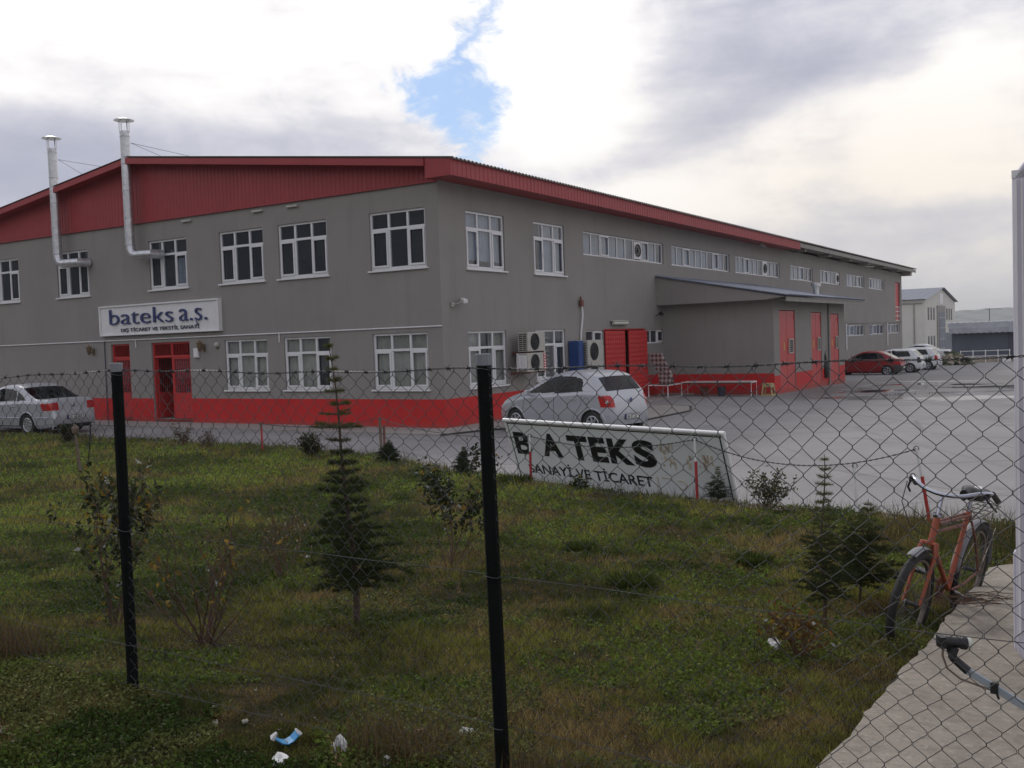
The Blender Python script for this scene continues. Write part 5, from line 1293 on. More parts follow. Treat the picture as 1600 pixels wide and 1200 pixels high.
# ------------------------------------------------------------------ satellite dish arm
s = thing('satellite_dish', 'grey arm with black receiver head reaching in from the lower right over the slab', 'satellite dish', (1.95, 2.72, .45))
Td = MB(Matrix.Translation(-Vector((1.95, 2.72, .45)))).T
A0, A1 = Vector((1.385, 3.03, 1.222)), Vector((1.70, 2.80, 1.02))
d = (A1-A0).normalized()
mb = MB(Td); sd_ = d.cross(Vector((0, 0, 1))).normalized(); up_ = sd_.cross(d)
mb.add([A0+sd_*a+up_*c for a, c in ((-.005, -.011), (.005, -.011), (.005, .011), (-.005, .011))]+[A1+sd_*a+up_*c for a, c in ((-.007, -.014), (.007, -.014), (.007, .014), (-.007, .014))], [(0, 1, 2, 3), (4, 5, 6, 7), (0, 1, 5, 4), (1, 2, 6, 5), (2, 3, 7, 6), (3, 0, 4, 7)])
arm = mb.build('arm', M['greypipe'], s, bevel=.002)
mb = MB(Td); mb.tube([A0+d*.02, A0-d*.028+Vector((0, 0, .012)), A0-d*.04+Vector((-.003, 0, .052))], [.015, .014, .012], 8); mb.tube([Vector((1.365, 3.03, 1.285)), Vector((1.352, 3.03, 1.25))], .012, 8); mb.build('clamp', M['black'], s)
mb = MB(Td); mb.tube([Vector((1.318, 3.05, 1.303)), Vector((1.33, 3.05, 1.302)), Vector((1.332, 3.05, 1.302)), Vector((1.386, 3.04, 1.297)), Vector((1.388, 3.04, 1.297)), Vector((1.402, 3.04, 1.295))], [.013, .015, .0165, .017, .020, .0205], 16); mb.box((1.33, 3.05, 1.30), (.018, .036, .036)); lnb = mb.build('receiver_head', M['black'], s, smooth=True)
mb = MB(Td); mb.tube([Vector((1.403, 3.04, 1.295)), Vector((1.415, 3.04, 1.294)), Vector((1.422, 3.04, 1.293))], [.020, .019, .010], 16); mb.build('frosted_cap', M['frost'], lnb, smooth=True)
mb = MB(Td); mb.tube([Vector((1.335, 3.05, 1.285)), Vector((1.333, 3.05, 1.255)), Vector((1.345, 3.045, 1.215)), Vector((1.38, 3.03, 1.185)), Vector((1.43, 3.0, 1.17)), A0+d*.10+Vector((0, 0, -.012))], .0035, 6); mb.build('cable', M['leafwood'], s, smooth=True)
mb = MB(Td); mb.box(A0+d*.105, (.022, .018, .034), rotm(rz=math.atan2(d.y, d.x))); mb.tube([A0+d*.108+Vector((0, 0, -.008)), A0+d*.114+Vector((.004, 0, -.030))], .004, 4); mb.build('cable_strap', M['black'], s)
mb = MB(basis(Vector((2.12, 2.84, 1.22))-Vector((1.95, 2.72, .45)), (.36, .93, 0), Vector((-.30, .12, .94)).normalized(), Vector((-.88, .34, .33)).normalized()))
mb.lathe([(.0, -.06), (.10, -.053), (.20, -.032), (.28, .0), (.285, .004), (.28, -.004)], 32); mb.build('reflector', M['white'], s, smooth=True)
mb = MB(Td); mb.tube([(2.2, 2.75, .42), (2.2, 2.75, 1.2)], .022, 10); mb.tube([(2.2, 2.75, 1.15), (2.15, 2.82, 1.2)], .02, 8); mb.tube([tuple(A1), (1.98, 2.72, .98), (2.19, 2.76, 1.08)], .014, 8); mb.box((2.2, 2.75, .49), (.18, .18, .02)); mb.build('mast', M['galv'], s)

# ------------------------------------------------------------------ guard booth at the right edge
s = thing('guard_booth', 'tall lavender-white enamelled booth wall standing on the slab at the right edge', 'booth', (2.57, 5.0, .47), math.atan2(FD[1], FD[0]))
w_, dp = 1.25, 1.1
def rr_panel(mb, x0, x1, z0, z1, y0, y1, r):
    pts = [(x0+r-r*math.cos(a), z0+r-r*math.sin(a)) for a in np.linspace(0, math.pi/2, 6)]+[(x1-r+r*math.sin(a), z0+r-r*math.cos(a)) for a in np.linspace(0, math.pi/2, 6)]
    pts += [(x1, z1-.05), (x1-.16, z1+.17), (x0+.16, z1+.17), (x0, z1-.05)]
    mb.prism(pts, -y1, -y0, Matrix(((1, 0, 0, 0), (0, 0, -1, 0), (0, 1, 0, 0), (0, 0, 0, 1))))
mb = MB(); rr_panel(mb, 0, w_, .05, 2.62, 0, .06, .09); mb.build('front_panel', M['booth'], s, bevel=.018, smooth=True)
mb = MB(); mb.tube([(.018, -.006, .22), (.018, -.006, 2.55)], .007, 6); mb.tube([(.046, -.004, .22), (.046, -.004, 2.55)], .004, 6); mb.build('edge_moulding', M['white'], s)
mb = MB(); mb.b2((.03, .062, .0), (w_, dp, 2.55)); mb.b2((-.02, .062, .10), (.03, .16, .64)); mb.build('side_shell', M['booth'], s, bevel=.02)
mb = MB(); mb.prism([(0, 0), (w_, 0), (w_, dp), (0, dp)], 2.56, 2.60); mb.build('roof', M['white'], s)
mb = MB()
for q in (((.30, -.02, 1.20), (1.0, .0, 1.25)), ((.30, -.02, 2.05), (1.0, .0, 2.10)), ((.30, -.02, 1.25), (.35, .0, 2.05)), ((.95, -.02, 1.25), (1.0, .0, 2.05))): mb.b2(*q)
bw_ = mb.build('window', M['pvc'], s, bevel=.004); mb = MB(); mb.b2((.35, -.008, 1.25), (.95, -.003, 2.05)); mb.build('pane', M['farwin'], bw_)
mb = MB()
for q in range(6): mb.b2((.40, -.012, .45+q*.05), (.90, -.0, .475+q*.05))
mb.build('vent_slats', M['white'], s)

# ------------------------------------------------------------------ bicycle
s = thing('bicycle', 'old orange bicycle with chrome handlebar leaning at the edge of the concrete slab', 'bicycle', (2.96, 6.90, .105)); s.rotation_euler = (-R(9.5), 0, math.atan2(-.73, -.68))
s.rotation_mode = 'XYZ'; s.scale = (1.06, 1.06, 1.06)
M['oldsteel'] = mat('dull_old_steel', (.17, .145, .125), .5, metal=.5, var=.35, vscale=16)
wr = .335
def wheel(x, steer=0):
    we = bpy.data.objects.new('wheel', None); COL.objects.link(we); we.parent = s; we.location = (x, 0, wr); we.rotation_euler = (0, 0, steer)
    m4 = rotm(rx=R(90)); tr = .027
    mb = MB(m4); mb.lathe([(wr-tr+tr*math.cos(a), tr*math.sin(a)) for a in np.linspace(0, 2*math.pi, 13)], 48); mb.build('tyre', M['rubber'], we, smooth=True)
    mb = MB(m4); mb.lathe([(wr-2*tr+.004, -.015), (wr-2*tr-.012, -.013), (wr-2*tr-.014, 0), (wr-2*tr-.012, .013), (wr-2*tr+.004, .015), (wr-2*tr+.004, -.015)], 48); mb.build('rim', M['oldsteel'], we, smooth=True)
    mb = MB(m4)
    for q in range(32): a = q*2*math.pi/32; sg = 1 if q % 2 else -1; mb.tube([(.02*math.cos(a+1.3*sg), .02*math.sin(a+1.3*sg), .028*sg), ((wr-.06)*math.cos(a), (wr-.06)*math.sin(a), 0)], .0013, 3, cap=False)
    mb.lathe([(.008, -.05), (.022, -.03), (.013, -.025), (.013, .025), (.022, .03), (.008, .05)], 14); mb.build('spokes', M['wire'], we)
wheel(-.55); wheel(.55, R(0))
BBk, ST, HT, HB = (-.13, 0, .28), (-.30, 0, .80), (.315, 0, .86), (.365, 0, .68)
mb = MB(); mb.tube([BBk, ST], .017, 12); mb.tube([HB, (.352, 0, .73), HT], [.021, .021, .021], 12); mb.tube([(HB[0]-.01, 0, HB[2]+.03), (BBk[0], 0, BBk[2])], .018, 12); fr = mb.build('frame', M['orange'], s, smooth=True)
mb = MB()
for sy in (-.018, .018): mb.tube([(HT[0]-.005, sy, HT[2]-.04), (ST[0], sy, ST[2]-.02)], .009, 8)
mb.tube([(HT[0], 0, HT[2]-.10), (ST[0], 0, ST[2]-.09)], .011, 8)
for sy in (-.055, .055):
    mb.tube([(ST[0], sy*.3, ST[2]-.03), (-.40, sy*.8, .60), (-.55, sy, wr)], .008, 8); mb.tube([(BBk[0], sy*.4, BBk[2]), (-.3, sy*.9, .30), (-.55, sy, wr)], .009, 8)
mb.build('stays', M['rust'], s, smooth=True)
mb = MB()
for sy in (-1, 1): mb.tube([(.372, sy*.012, .695), (.385, sy*.045, .70), (.402, sy*.052, .655), (.44, sy*.052, .56), (.50, sy*.052, .42), (.55, sy*.052, wr)], [.016, .016, .015, .013, .011, .009], 10)
mb.lathe([(.026, -.01), (.028, 0), (.026, .01)], 12, c=(.365, 0, .70)); mb.build('fork', M['orange'], s, smooth=True)
mb = MB(); mb.lathe([(.026, -.012), (.029, 0), (.026, .012)], 14, c=(.314, 0, .872)); mb.tube([(.315, 0, .87), (.285, 0, 1.0)], .012, 10); mb.tube([(.285, 0, 1.0), (.31, 0, 1.01)], .016, 8)
mb.build('stem', M['chrome'], s, smooth=True)
mb = MB(); pts = []
half = [(.315, 0, 1.01), (.31, .05, 1.012), (.285, .12, 1.02), (.25, .18, 1.045), (.19, .235, 1.058), (.13, .255, 1.045)]
pts = [(a, -c, e) for a, c, e in half[::-1]]+half[1:]
for _ in range(2):
    Q = [pts[0]]
    for a, c in zip(pts[:-1], pts[1:]): Q += [tuple(a[i]*.75+c[i]*.25 for i in range(3)), tuple(a[i]*.25+c[i]*.75 for i in range(3))]
    pts = Q+[pts[-1]]
mb.tube(pts, .0125, 10); mb.build('handlebar', M['chrome'], s, smooth=True)
for sy in (-1, 1):
    mb = MB(); mb.tube([(.14, sy*.252, 1.05), (.03, sy*.262, .985)], [.018, .019], 12); mb.build('grip', M['black'], s, smooth=True)
    mb = MB(); mb.tube([(.19, sy*.235, 1.05), (.20, sy*.245, 1.01), (.16, sy*.265, .975), (.08, sy*.275, .93)], .007, 6); mb.box((.19, sy*.235, 1.04), (.03, .03, .035)); mb.build('brake_lever', M['black'], s)
mb = MB(); mb.tube([(.20, -.26, 1.02), (.30, -.24, .90), (.36, -.15, .78), (.37, -.06, .74)], .0035, 5); mb.tube([(.20, .26, 1.02), (.28, .20, .9), (.30, .06, .82)], .0035, 5); mb.build('brake_cable', M['black'], s, smooth=True)
mb = MB(); m4 = rotm(rx=R(90))
def guard(x, a0, a1, name):
    mb = MB(); rows = []
    for a in np.linspace(a0, a1, 22):
        row = []
        for t in np.linspace(-1, 1, 7): rr_ = wr+.030-.010*t*t; row.append((x+rr_*math.cos(a), .032*t, wr+rr_*math.sin(a)))
        rows.append(row)
    mb.grid(rows); o = mb.build(name, M['fender'], s, smooth=True, recalc=False); mo = o.modifiers.new('solid', 'SOLIDIFY'); mo.thickness = .002
guard(.55, R(70), R(128), 'front_mudguard'); guard(-.55, R(10), R(186), 'rear_mudguard')
mb = MB()
for sy in (-1, 1): mb.tube([(-.55, sy*.06, wr), (-.86, sy*.04, .60)], .003, 4); mb.tube([(-.55, sy*.065, wr), (-.62, sy*.07, .76)], .004, 4)
for sy in (-.07, -.025, .025, .07): mb.tube([(-.30, sy*.3, .74), (-.40, sy, .775), (-.78, sy, .78)], .005, 6)
for x in (-.42, -.55, -.68, -.78): mb.tube([(x, -.07, .778), (x, .07, .778)], .004, 5)
mb.tube([(-.78, -.07, .78), (-.80, 0, .78), (-.78, .07, .78)], .005, 5); mb.build('rear_rack', M['oldsteel'], s, smooth=True)
mb = MB(); rows = []
for i in range(15):
    v = i/14; x = -.14-.27*v; wv = .028+.075*max(0, (v-.25)/.75)**.8
    rows.append([(x, wv*math.cos(a), .945+.012*math.sin(v*5)+(.030*math.sin(a) if math.sin(a) > 0 else .045*math.sin(a)*(1+.6*(v > .55)))) for a in np.linspace(0, 2*math.pi, 15)])
mb.grid(rows); mb.add(rows[-1][:-1], [tuple(range(14))]); mb.add(rows[0][:-1], [tuple(range(14))]); sdl = mb.build('saddle', M['black'], s, smooth=True)
mb = MB()
for sy in (-1, 1): mb.tube([(-.37+.018*math.cos(a), sy*.065+.018*math.sin(a), .86+a*.0028) for a in np.linspace(0, 22, 60)], .0035, 4)
mb.tube([(-.30, 0, .78), (-.315, 0, .89)], .012, 8); mb.tube([(-.2, -.02, .91), (-.38, -.06, .87)], .004, 4); mb.tube([(-.2, .02, .91), (-.38, .06, .87)], .004, 4); mb.build('saddle_springs', M['chrome'], s)
mb = MB(); mb.box((-.33, .03, .968), (.07, .05, .012), rotm(.1, .1, .3)); mb.box((-.26, -.02, .970), (.05, .03, .010), rotm(-.1, 0, .1)); mb.build('torn_patch', M['paper'], sdl, bevel=.004)
mb = MB(rotm(rx=R(90))); mb2 = MB(); 
mb = MB(); mb.T = Matrix.Translation((BBk[0], -.05, BBk[2])) @ rotm(rx=R(90)); mb.lathe([(.03, -.002), (.09, -.002), (.09, .002), (.03, .002)], 28); mb.build('chainring', M['rust'], s)
mb = MB(); mb.tube([(BBk[0]+.0, -.05, BBk[2]+.09), (-.55, -.05, wr+.035)], .005, 4); mb.tube([(BBk[0], -.05, BBk[2]-.09), (-.55, -.05, wr-.035)], .005, 4); mb.build('bicycle_chain', M['rust'], s)
for sy, dx, dz in ((-1, .12, .11), (1, -.12, -.06)):
    mb = MB(); mb.tube([(BBk[0], sy*.05, BBk[2]), (BBk[0]+dx, sy*.08, BBk[2]+dz)], .009, 8); mb.build('crank', M['galv'], s, smooth=True)
    mb = MB(); mb.box((BBk[0]+dx, sy*.14, BBk[2]+dz), (.09, .10, .022)); mb.build('pedal', M['black'], s, bevel=.004)
# dry twigs on the slab
s = thing('twig_bundle', 'tangle of dry thorny twigs lying on the slab near the bicycle', 'twigs', (3.05, 6.55, .40)); mb = MB(); rnd = random.Random(8)
for i in range(34):
    p = Vector((rnd.uniform(-.22, .18), rnd.uniform(-.10, .16), rnd.uniform(.02, .05))); a = rnd.uniform(-.5, .35)+(math.pi if i % 2 else 0); pts = [p]
    for q in range(5): a += rnd.uniform(-.4, .4); p = p+Vector((math.cos(a)*.05, math.sin(a)*.03-.006, rnd.uniform(-.012, .012))); p.z = max(.012, p.z); pts.append(p.copy())
    mb.tube(pts, [.0032, .003, .0028, .0022, .0016, .001], 4)
mb.build('stems', M['twig'], s)

# ------------------------------------------------------------------ plants
def needle_mesh(base, dirs, length, width, cols, name, mt, parent, loc):
    n = len(base); rv = RNG.normal(size=(n, 3)); side = np.cross(dirs, rv); side /= np.linalg.norm(side, axis=1)[:, None]+1e-9
    V = np.empty((n, 3, 3)); V[:, 0] = base-side*width[:, None]/2; V[:, 1] = base+side*width[:, None]/2; V[:, 2] = base+dirs*length[:, None]
    V -= np.array(loc); F = np.arange(n*3).reshape(n, 3); C = np.repeat(cols, 3, axis=0)
    return npmesh(name, V.reshape(-1, 3), F, mt, C, parent)
def leaf_mesh(base, dirs, length, width, cols, name, mt, parent, loc, fold=.25):
    n = len(base); rv = RNG.normal(size=(n, 3))+np.array([0, 0, .6]); side = np.cross(dirs, rv); side /= np.linalg.norm(side, axis=1)[:, None]+1e-9
    nm = np.cross(side, dirs); mid_ = base+dirs*length[:, None]*.45
    V = np.empty((n, 4, 3)); V[:, 0] = base; V[:, 1] = mid_+side*width[:, None]/2+nm*(width*fold)[:, None]; V[:, 2] = base+dirs*length[:, None]-nm*(length*.12)[:, None]; V[:, 3] = mid_-side*width[:, None]/2+nm*(width*fold)[:, None]
    V -= np.array(loc); i = np.arange(n)*4; F = np.concatenate([np.stack([i, i+1, i+2], 1), np.stack([i, i+2, i+3], 1)]); C = np.repeat(cols, 4, axis=0)
    return npmesh(name, V.reshape(-1, 3), F, mt, C, parent)
def colmix(n, a, b_, jit=.25):
    t = RNG.random((n, 1)); c = np.array(a)*(1-t)+np.array(b_)*t; return c*(1+jit*(RNG.random((n, 1))-.5)*2)
def conifer(label, x, y, H, RB, z0, seed, dens=1.0, topbare=.45, ca=(.020, .030, .012), cb=(.060, .075, .026), tip=(.13, .13, .05), skirt=.12, needle=.022, bias=(0, 0), bend=(0, 0), group=None, name='conifer_sapling', table=None):
    """young conifer: tapering stem, whorls of branches, each clothed in needles"""
    rnd = random.Random(seed); s = thing(name, label, 'young tree', (x, y, z0), 0, group); loc = np.zeros(3)
    def stem(t): return Vector((bend[0]*t*t+.012*math.sin(t*9), bend[1]*t*t, H*t))
    mb = MB(); tt_ = np.linspace(0, 1, 14); mb.tube([stem(t)-Vector((0, 0, .05 if t == 0 else 0)) for t in tt_], [max(.0022, .012*H*(1-t)**1.1+.002) for t in tt_], 8); mb.build('trunk', M['bark'], s, smooth=True)
    B = []; Dn = []; Ln = []; Cc = []; mb = MB()
    t = skirt
    while t < .985:
        env = RB*((1-t)/(1-skirt))**.85 if t < topbare else RB*((1-topbare)/(1-skirt))**.85*((1-t)/(1-topbare))**.75*.85
        if t < skirt+.12: env *= .75+.25*(t-skirt)/.12
        if table: env = float(np.interp(t, *table))
        nb = rnd.choice((4, 5, 6)) if t < topbare else rnd.choice((3, 4, 4))
        a0 = rnd.uniform(0, 6.28)
        for kx in range(nb):
            a = a0+kx*6.28/nb+rnd.uniform(-.3, .3); ln = env*rnd.uniform(.45, 1.15)*(1+bias[0]*math.cos(a)+bias[1]*math.sin(a)); ln = max(ln, .02)
            up0 = rnd.uniform(.05, .35)+(.5 if t > .85 else 0); p0 = stem(t); nseg = max(3, int(ln/.05)); pts = [p0]
            el_ = up0
            for q in range(nseg): el_ -= rnd.uniform(.0, .09); p0 = p0+Vector((math.cos(a), math.sin(a), math.sin(el_)*.8))*(ln/nseg); a += rnd.uniform(-.08, .08); pts.append(p0)
            mb.tube(pts, [max(.0012, .0055*H*.5*(1-i/nseg)+.001) for i in range(nseg+1)], 4, cap=False)
            segs_ = [(pts, 1.0)]
            for i in range(1, nseg):           # side twigs
                for sg in (-1, 1):
                    if rnd.random() < .85:
                        tl = ln*.42*(1-i/nseg)+.015; aa = a+sg*rnd.uniform(.6, 1.1); pp = pts[i]; tp = [pp]
                        for w2_ in range(2): pp = pp+Vector((math.cos(aa), math.sin(aa), rnd.uniform(-.1, .25)))*tl/2; tp.append(pp)
                        segs_.append((tp, .8))
            for tp, ww_ in segs_:
                for i in range(len(tp)-1):
                    sl = (tp[i+1]-tp[i]).length; n = max(1, int(sl*dens*(520 if t < topbare else 300)))
                    aa = np.array(tp[i]); bb = np.array(tp[i+1]); u = RNG.random((n, 1)); base = aa+(bb-aa)*u; dd = (bb-aa)/(np.linalg.norm(bb-aa)+1e-9)
                    r_ = RNG.normal(size=(n, 3)); r_ /= np.linalg.norm(r_, axis=1)[:, None]; dn = dd*.55+r_*.75+np.array([0, 0, .18]); dn /= np.linalg.norm(dn, axis=1)[:, None]
                    B.append(base); Dn.append(dn); Ln.append(needle*(.6+.8*RNG.random(n)))
                    c = colmix(n, ca, cb); tipf = np.clip((t-topbare+.1)/.4, 0, 1)*.8; c = c*(1-tipf)+np.array(tip)*tipf*(.7+.6*RNG.random((n, 1))); Cc.append(c)
        t += rnd.uniform(.032, .052)*(1.15 if t > topbare else 1)/max(.6, H**.3)
    mb.build('branches', M['bark'], s)
    B = np.concatenate(B); Dn = np.concatenate(Dn); Ln = np.concatenate(Ln); Cc = np.concatenate(Cc)
    needle_mesh(B, Dn, Ln, np.full(len(B), .0034), Cc, 'crown', M['needle'], s, (0, 0, 0)); return s
def gz(x, y): return float(zlawn(x, y))
conifer('tall dark conifer with a thin bare leader between the two dark fence posts', -1.13, 6.66, 1.98, .40, gz(-1.13, 6.66), 21, dens=2.3, topbare=.62, skirt=.14, needle=.028, bias=(.0, -.1), bend=(-.13, .05), table=((.14, .18, .25, .33, .39, .45, .50, .58, .66, .685, .715, .75, .85, 1), (.22, .40, .42, .32, .20, .29, .15, .13, .10, .30, .30, .12, .07, .02)), group='young conifers on the lawn')
conifer('slender young conifer left of the bicycle, taller of the two there', 2.06, 6.55, 1.22, .26, gz(2.06, 6.55), 5, dens=1.5, topbare=.55, skirt=.20, needle=.025, bend=(.02, 0), group='young conifers on the lawn')
conifer('bushier young conifer close against the bicycle front wheel', 2.62, 7.45, .80, .42, gz(2.62, 7.45), 9, dens=1.5, topbare=.72, skirt=.18, needle=.026, bend=(.08, 0), group='young conifers on the lawn')
conifer('small young conifer in front of the right part of the sign board', 2.62, 12.6, .46, .24, gz(2.62, 12.6), 13, dens=.9, topbare=.6, skirt=.12, needle=.03, ca=(.02, .035, .018), cb=(.05, .07, .03), group='young conifers on the lawn')
conifer('low young conifer by the wooden chain stake at the lawn edge', -2.36, 18.3, .42, .34, gz(-2.36, 18.3), 14, dens=1.5, topbare=.8, skirt=.08, needle=.035, ca=(.02, .03, .012), cb=(.05, .065, .028), group='young conifers on the lawn')
conifer('low young conifer at the lawn edge just left of the nearer fence post', -.85, 16.2, .46, .26, gz(-.85, 16.2), 15, dens=1.5, topbare=.8, skirt=.10, needle=.035, ca=(.02, .03, .012), cb=(.06, .07, .03), tip=(.12, .11, .05), group='young conifers on the lawn')

def bush(label, x, y, H, spread, seed, nstem, leaves, ca, cb, yellow=.12, leafsize=.035, name='rose_bush', upper=.35, lean=(0, 0), shine=.06, z0=None, cat='bush', group=None, fan=1.0):
    rnd = random.Random(seed); z0 = gz(x, y) if z0 is None else z0; s = thing(name, label, cat, (x, y, z0), 0, group); mb = MB(); ends = []
    def grow(p, d_, ln, r, lev):
        pts = [p]; n = 6
        for q in range(n):
            d_ = (d_+Vector((rnd.uniform(-.16, .16), rnd.uniform(-.16, .16), rnd.uniform(-.06, .10)))).normalized(); p = p+d_*ln/n; pts.append(p)
            if lev < 2 and q >= 2 and rnd.random() < .62:
                dd = (d_+Vector((rnd.uniform(-.8, .8), rnd.uniform(-.8, .8), rnd.uniform(-.1, .5)))).normalized(); grow(p, dd, ln*rnd.uniform(.35, .6), r*.6, lev+1)
            if p.z > H*upper: ends.append((np.array(p), np.array(d_)))
        mb.tube(pts, [r*(1-.6*i/n) for i in range(n+1)], 5, cap=False)
    for i in range(nstem):
        a = rnd.uniform(0, 6.28); tilt = rnd.uniform(.12, .65)*spread/H*fan; d_ = Vector((math.cos(a)*tilt+lean[0], math.sin(a)*tilt+lean[1], 1)).normalized(); grow(Vector((rnd.uniform(-.04, .04), rnd.uniform(-.04, .04), -.03)), d_, H*rnd.uniform(.65, 1.0), .0075*H**.3, 0)
    mb.build('stems', M['twig'], s)
    if leaves and ends:
        E_ = np.array([e[0] for e in ends]); D_ = np.array([e[1] for e in ends]); idx = RNG.integers(0, len(E_), leaves); n = leaves
        base = E_[idx]+RNG.normal(size=(n, 3))*.03; dn = RNG.normal(size=(n, 3))+np.array([0, 0, -.1]); dn /= np.linalg.norm(dn, axis=1)[:, None]
        c = colmix(n, ca, cb, .3); yl = RNG.random(n) < yellow; c[yl] = np.array([.30, .19, .035])*(.5+.7*RNG.random((yl.sum(), 1))); wh_ = RNG.random(n) < shine; c[wh_] = np.array([.34, .36, .34])
        ls = leafsize*(.6+.7*RNG.random(n)); leaf_mesh(base, dn, ls, ls*.55, c, 'foliage', M['leaf'], s, (0, 0, 0))
    return s
DK, LT = (.012, .020, .010), (.045, .06, .025)
bush('rose bush with dark glossy leaves left of the nearer fence post', -.62, 8.95, .86, .62, 31, 6, 1150, DK, LT, .07, .045, lean=(.12, 0), upper=.45, group='rose bushes on the lawn')
bush('half-bare rose bush with yellow leaves left of the farther fence post', -2.66, 6.35, .88, .50, 32, 8, 800, (.02, .03, .012), (.06, .07, .025), .14, .05, upper=.10, shine=.05, group='rose bushes on the lawn')
bush('bare thorny reddish bush just right of the farther fence post', -1.98, 6.05, .74, 1.0, 33, 13, 130, (.03, .04, .015), (.08, .08, .03), .35, .045, upper=.35, shine=.02, fan=1.3, group='rose bushes on the lawn')
bush('dry pinkish weed at the lawn edge, right of the farther fence post', -7.75, 22.9, .40, .6, 34, 14, 400, (.06, .05, .03), (.13, .09, .07), .1, .04, name='dry_weed', cat='weed', upper=.2, group='weeds on the lawn')
bush('second dry pinkish weed at the lawn edge, nearer the red chain post', -6.9, 22.0, .34, .8, 35, 16, 360, (.06, .05, .03), (.14, .10, .08), .1, .04, name='dry_weed', cat='weed', upper=.2, group='weeds on the lawn')
bush('dark bushy weed at the lawn edge under the boot of the silver saloon', -11.4, 24.9, .36, .50, 36, 22, 900, (.012, .02, .010), (.04, .05, .02), .03, .06, name='dark_weed', cat='weed', upper=.05, shine=.0, group='weeds on the lawn')
bush('dark bushy weed at the lawn edge behind the tall conifer', -4.0, 19.4, .38, .60, 37, 22, 1000, (.02, .03, .014), (.06, .07, .035), .05, .055, name='dark_weed', cat='weed', upper=.05, shine=.0, group='weeds on the lawn')
bush('low leafy weed at the foot of the sign board', .95, 14.2, .16, .45, 38, 12, 260, (.02, .035, .012), (.06, .08, .03), .04, .05, name='dark_weed', cat='weed', upper=.05, shine=.02, group='weeds on the lawn')
bush('dry bushy weed at the lawn edge between sign board and slender conifer', 3.1, 12.0, .40, .8, 39, 16, 700, (.03, .045, .02), (.09, .09, .045), .05, .045, name='dry_weed', cat='weed', upper=.05, shine=.0, group='weeds on the lawn')
bush('orange-brown dried weed left of the slender conifer', 1.72, 5.95, .30, .55, 40, 14, 420, (.08, .045, .015), (.20, .10, .03), .15, .035, name='dry_weed', cat='weed', upper=.05, shine=.02, group='weeds on the lawn')
bush('pale seeded weed between the bare thorny bush and the tall conifer', -2.05, 8.4, .58, .5, 41, 10, 420, (.08, .065, .035), (.22, .17, .10), .1, .025, name='dry_weed', cat='weed', upper=.3, shine=.1, group='weeds on the lawn')
for i, (x, y, h_, sp_, lab) in enumerate(((.95, 8.1, .13, .50, 'low green grass clump in the middle of the lawn'), (.62, 9.7, .11, .4, 'small green clump behind the middle clump'), (2.15, 8.9, .12, .5, 'low green clump left of the slender conifer'), (.0, 14.9, .16, .7, 'green weed clump right of the nearer fence post at the lawn edge'))):
    s = thing('grass_clump', lab, 'plant', (x, y, gz(x, y)), 0, 'green clumps on the lawn'); n = 700
    a = RNG.random(n)*6.28; rr_ = sp_*.28*np.sqrt(RNG.random(n)); base = np.stack([rr_*np.cos(a), rr_*np.sin(a), np.zeros(n)], 1); dn = np.stack([np.cos(a)*.8, np.sin(a)*.8, .7+RNG.random(n)], 1)+RNG.normal(size=(n, 3))*.25; dn /= np.linalg.norm(dn, axis=1)[:, None]
    L_ = h_*(.5+.7*RNG.random(n)); leaf_mesh(base, dn, L_, L_*.05+.003, colmix(n, (.035, .055, .012), (.10, .13, .03), .4), 'foliage', M['leaf'], s, (0, 0, 0), .1)
# stakes
s = thing('wooden_stake', 'grey sapling stake with a rag near the left edge of the lawn', 'stake', (-7.85, 17.6, gz(-7.85, 17.6)-.05)); mb = MB(); mb.tube([(0, 0, 0), (-.04, 0, .5), (-.07, 0, .98)], [.028, .026, .022], 6); mb.build('stake', M['leafwood'], s); mb = MB(); mb.lathe([(.02, -.10), (.06, -.05), (.07, .03), (.03, .08)], 8, c=(-.06, 0, .88)); mb.build('rag', M['leafwood'], s)
s = thing('thin_stick', 'thin black stick leaning beside the grey sapling stake', 'stick', (-8.55, 19.5, gz(-8.55, 19.5)-.05)); mb = MB(); mb.tube([(0, 0, 0), (.06, 0, .45), (.10, 0, .86)], .012, 6); mb.build('stick', M['black'], s); mb = MB(); mb.tube([(.09, 0, .80), (.13, 0, .84), (.08, 0, .87)], .01, 5); mb.build('knot', M['black'], s)

# ------------------------------------------------------------------ grass and ground cover (uncountable)
def sample(n, d0, d1, gamma=2.0, hx=.80):
    out = []
    while sum(len(o) for o in out) < n:
        m_ = n*2; r = RNG.random(m_); d = d0*(d1/d0)**r if gamma == 2 else d0+(d1-d0)*r
        x = d*(RNG.random(m_)*2-1)*hx; y = d; ok_ = in_lawn(x, y) & ~on_slab(x, y); out.append(np.stack([x[ok_], y[ok_]], 1))
    return np.concatenate(out)[:n]
def patch_cols(P, jit=.35):
    g1_ = vnoise(P[:, 0], P[:, 1], .6, 3)*.42+vnoise(P[:, 0], P[:, 1], 2.1, 4)*.33+vnoise(P[:, 0], P[:, 1], 7., 14)*.25; g2_ = vnoise(P[:, 0], P[:, 1], .9, 7)*.38+vnoise(P[:, 0], P[:, 1], 3.3, 8)*.37+vnoise(P[:, 0], P[:, 1], 9.3, 16)*.25
    t = np.clip((g1_-.38)/.22, 0, 1)[:, None]; u = np.clip((g2_-.56)/.14, 0, 1)[:, None]
    dark = np.array([.052, .064, .016]); green = np.array([.165, .165, .040]); dry = np.array([.215, .155, .068])
    far = np.clip((P[:, 1]-7)/6, 0, 1)[:, None]
    c = dark*(1-t)+green*t; c = c*(1+far*.45); c = c*(1-u*.85)+dry*u*.85
    c = c*(1-jit+2*jit*RNG.random((len(P), 1)))
    br = RNG.random(len(P)) < .07; c[br] = np.array([.17, .13, .065])*(.6+.6*RNG.random((br.sum(), 1)))
    return c
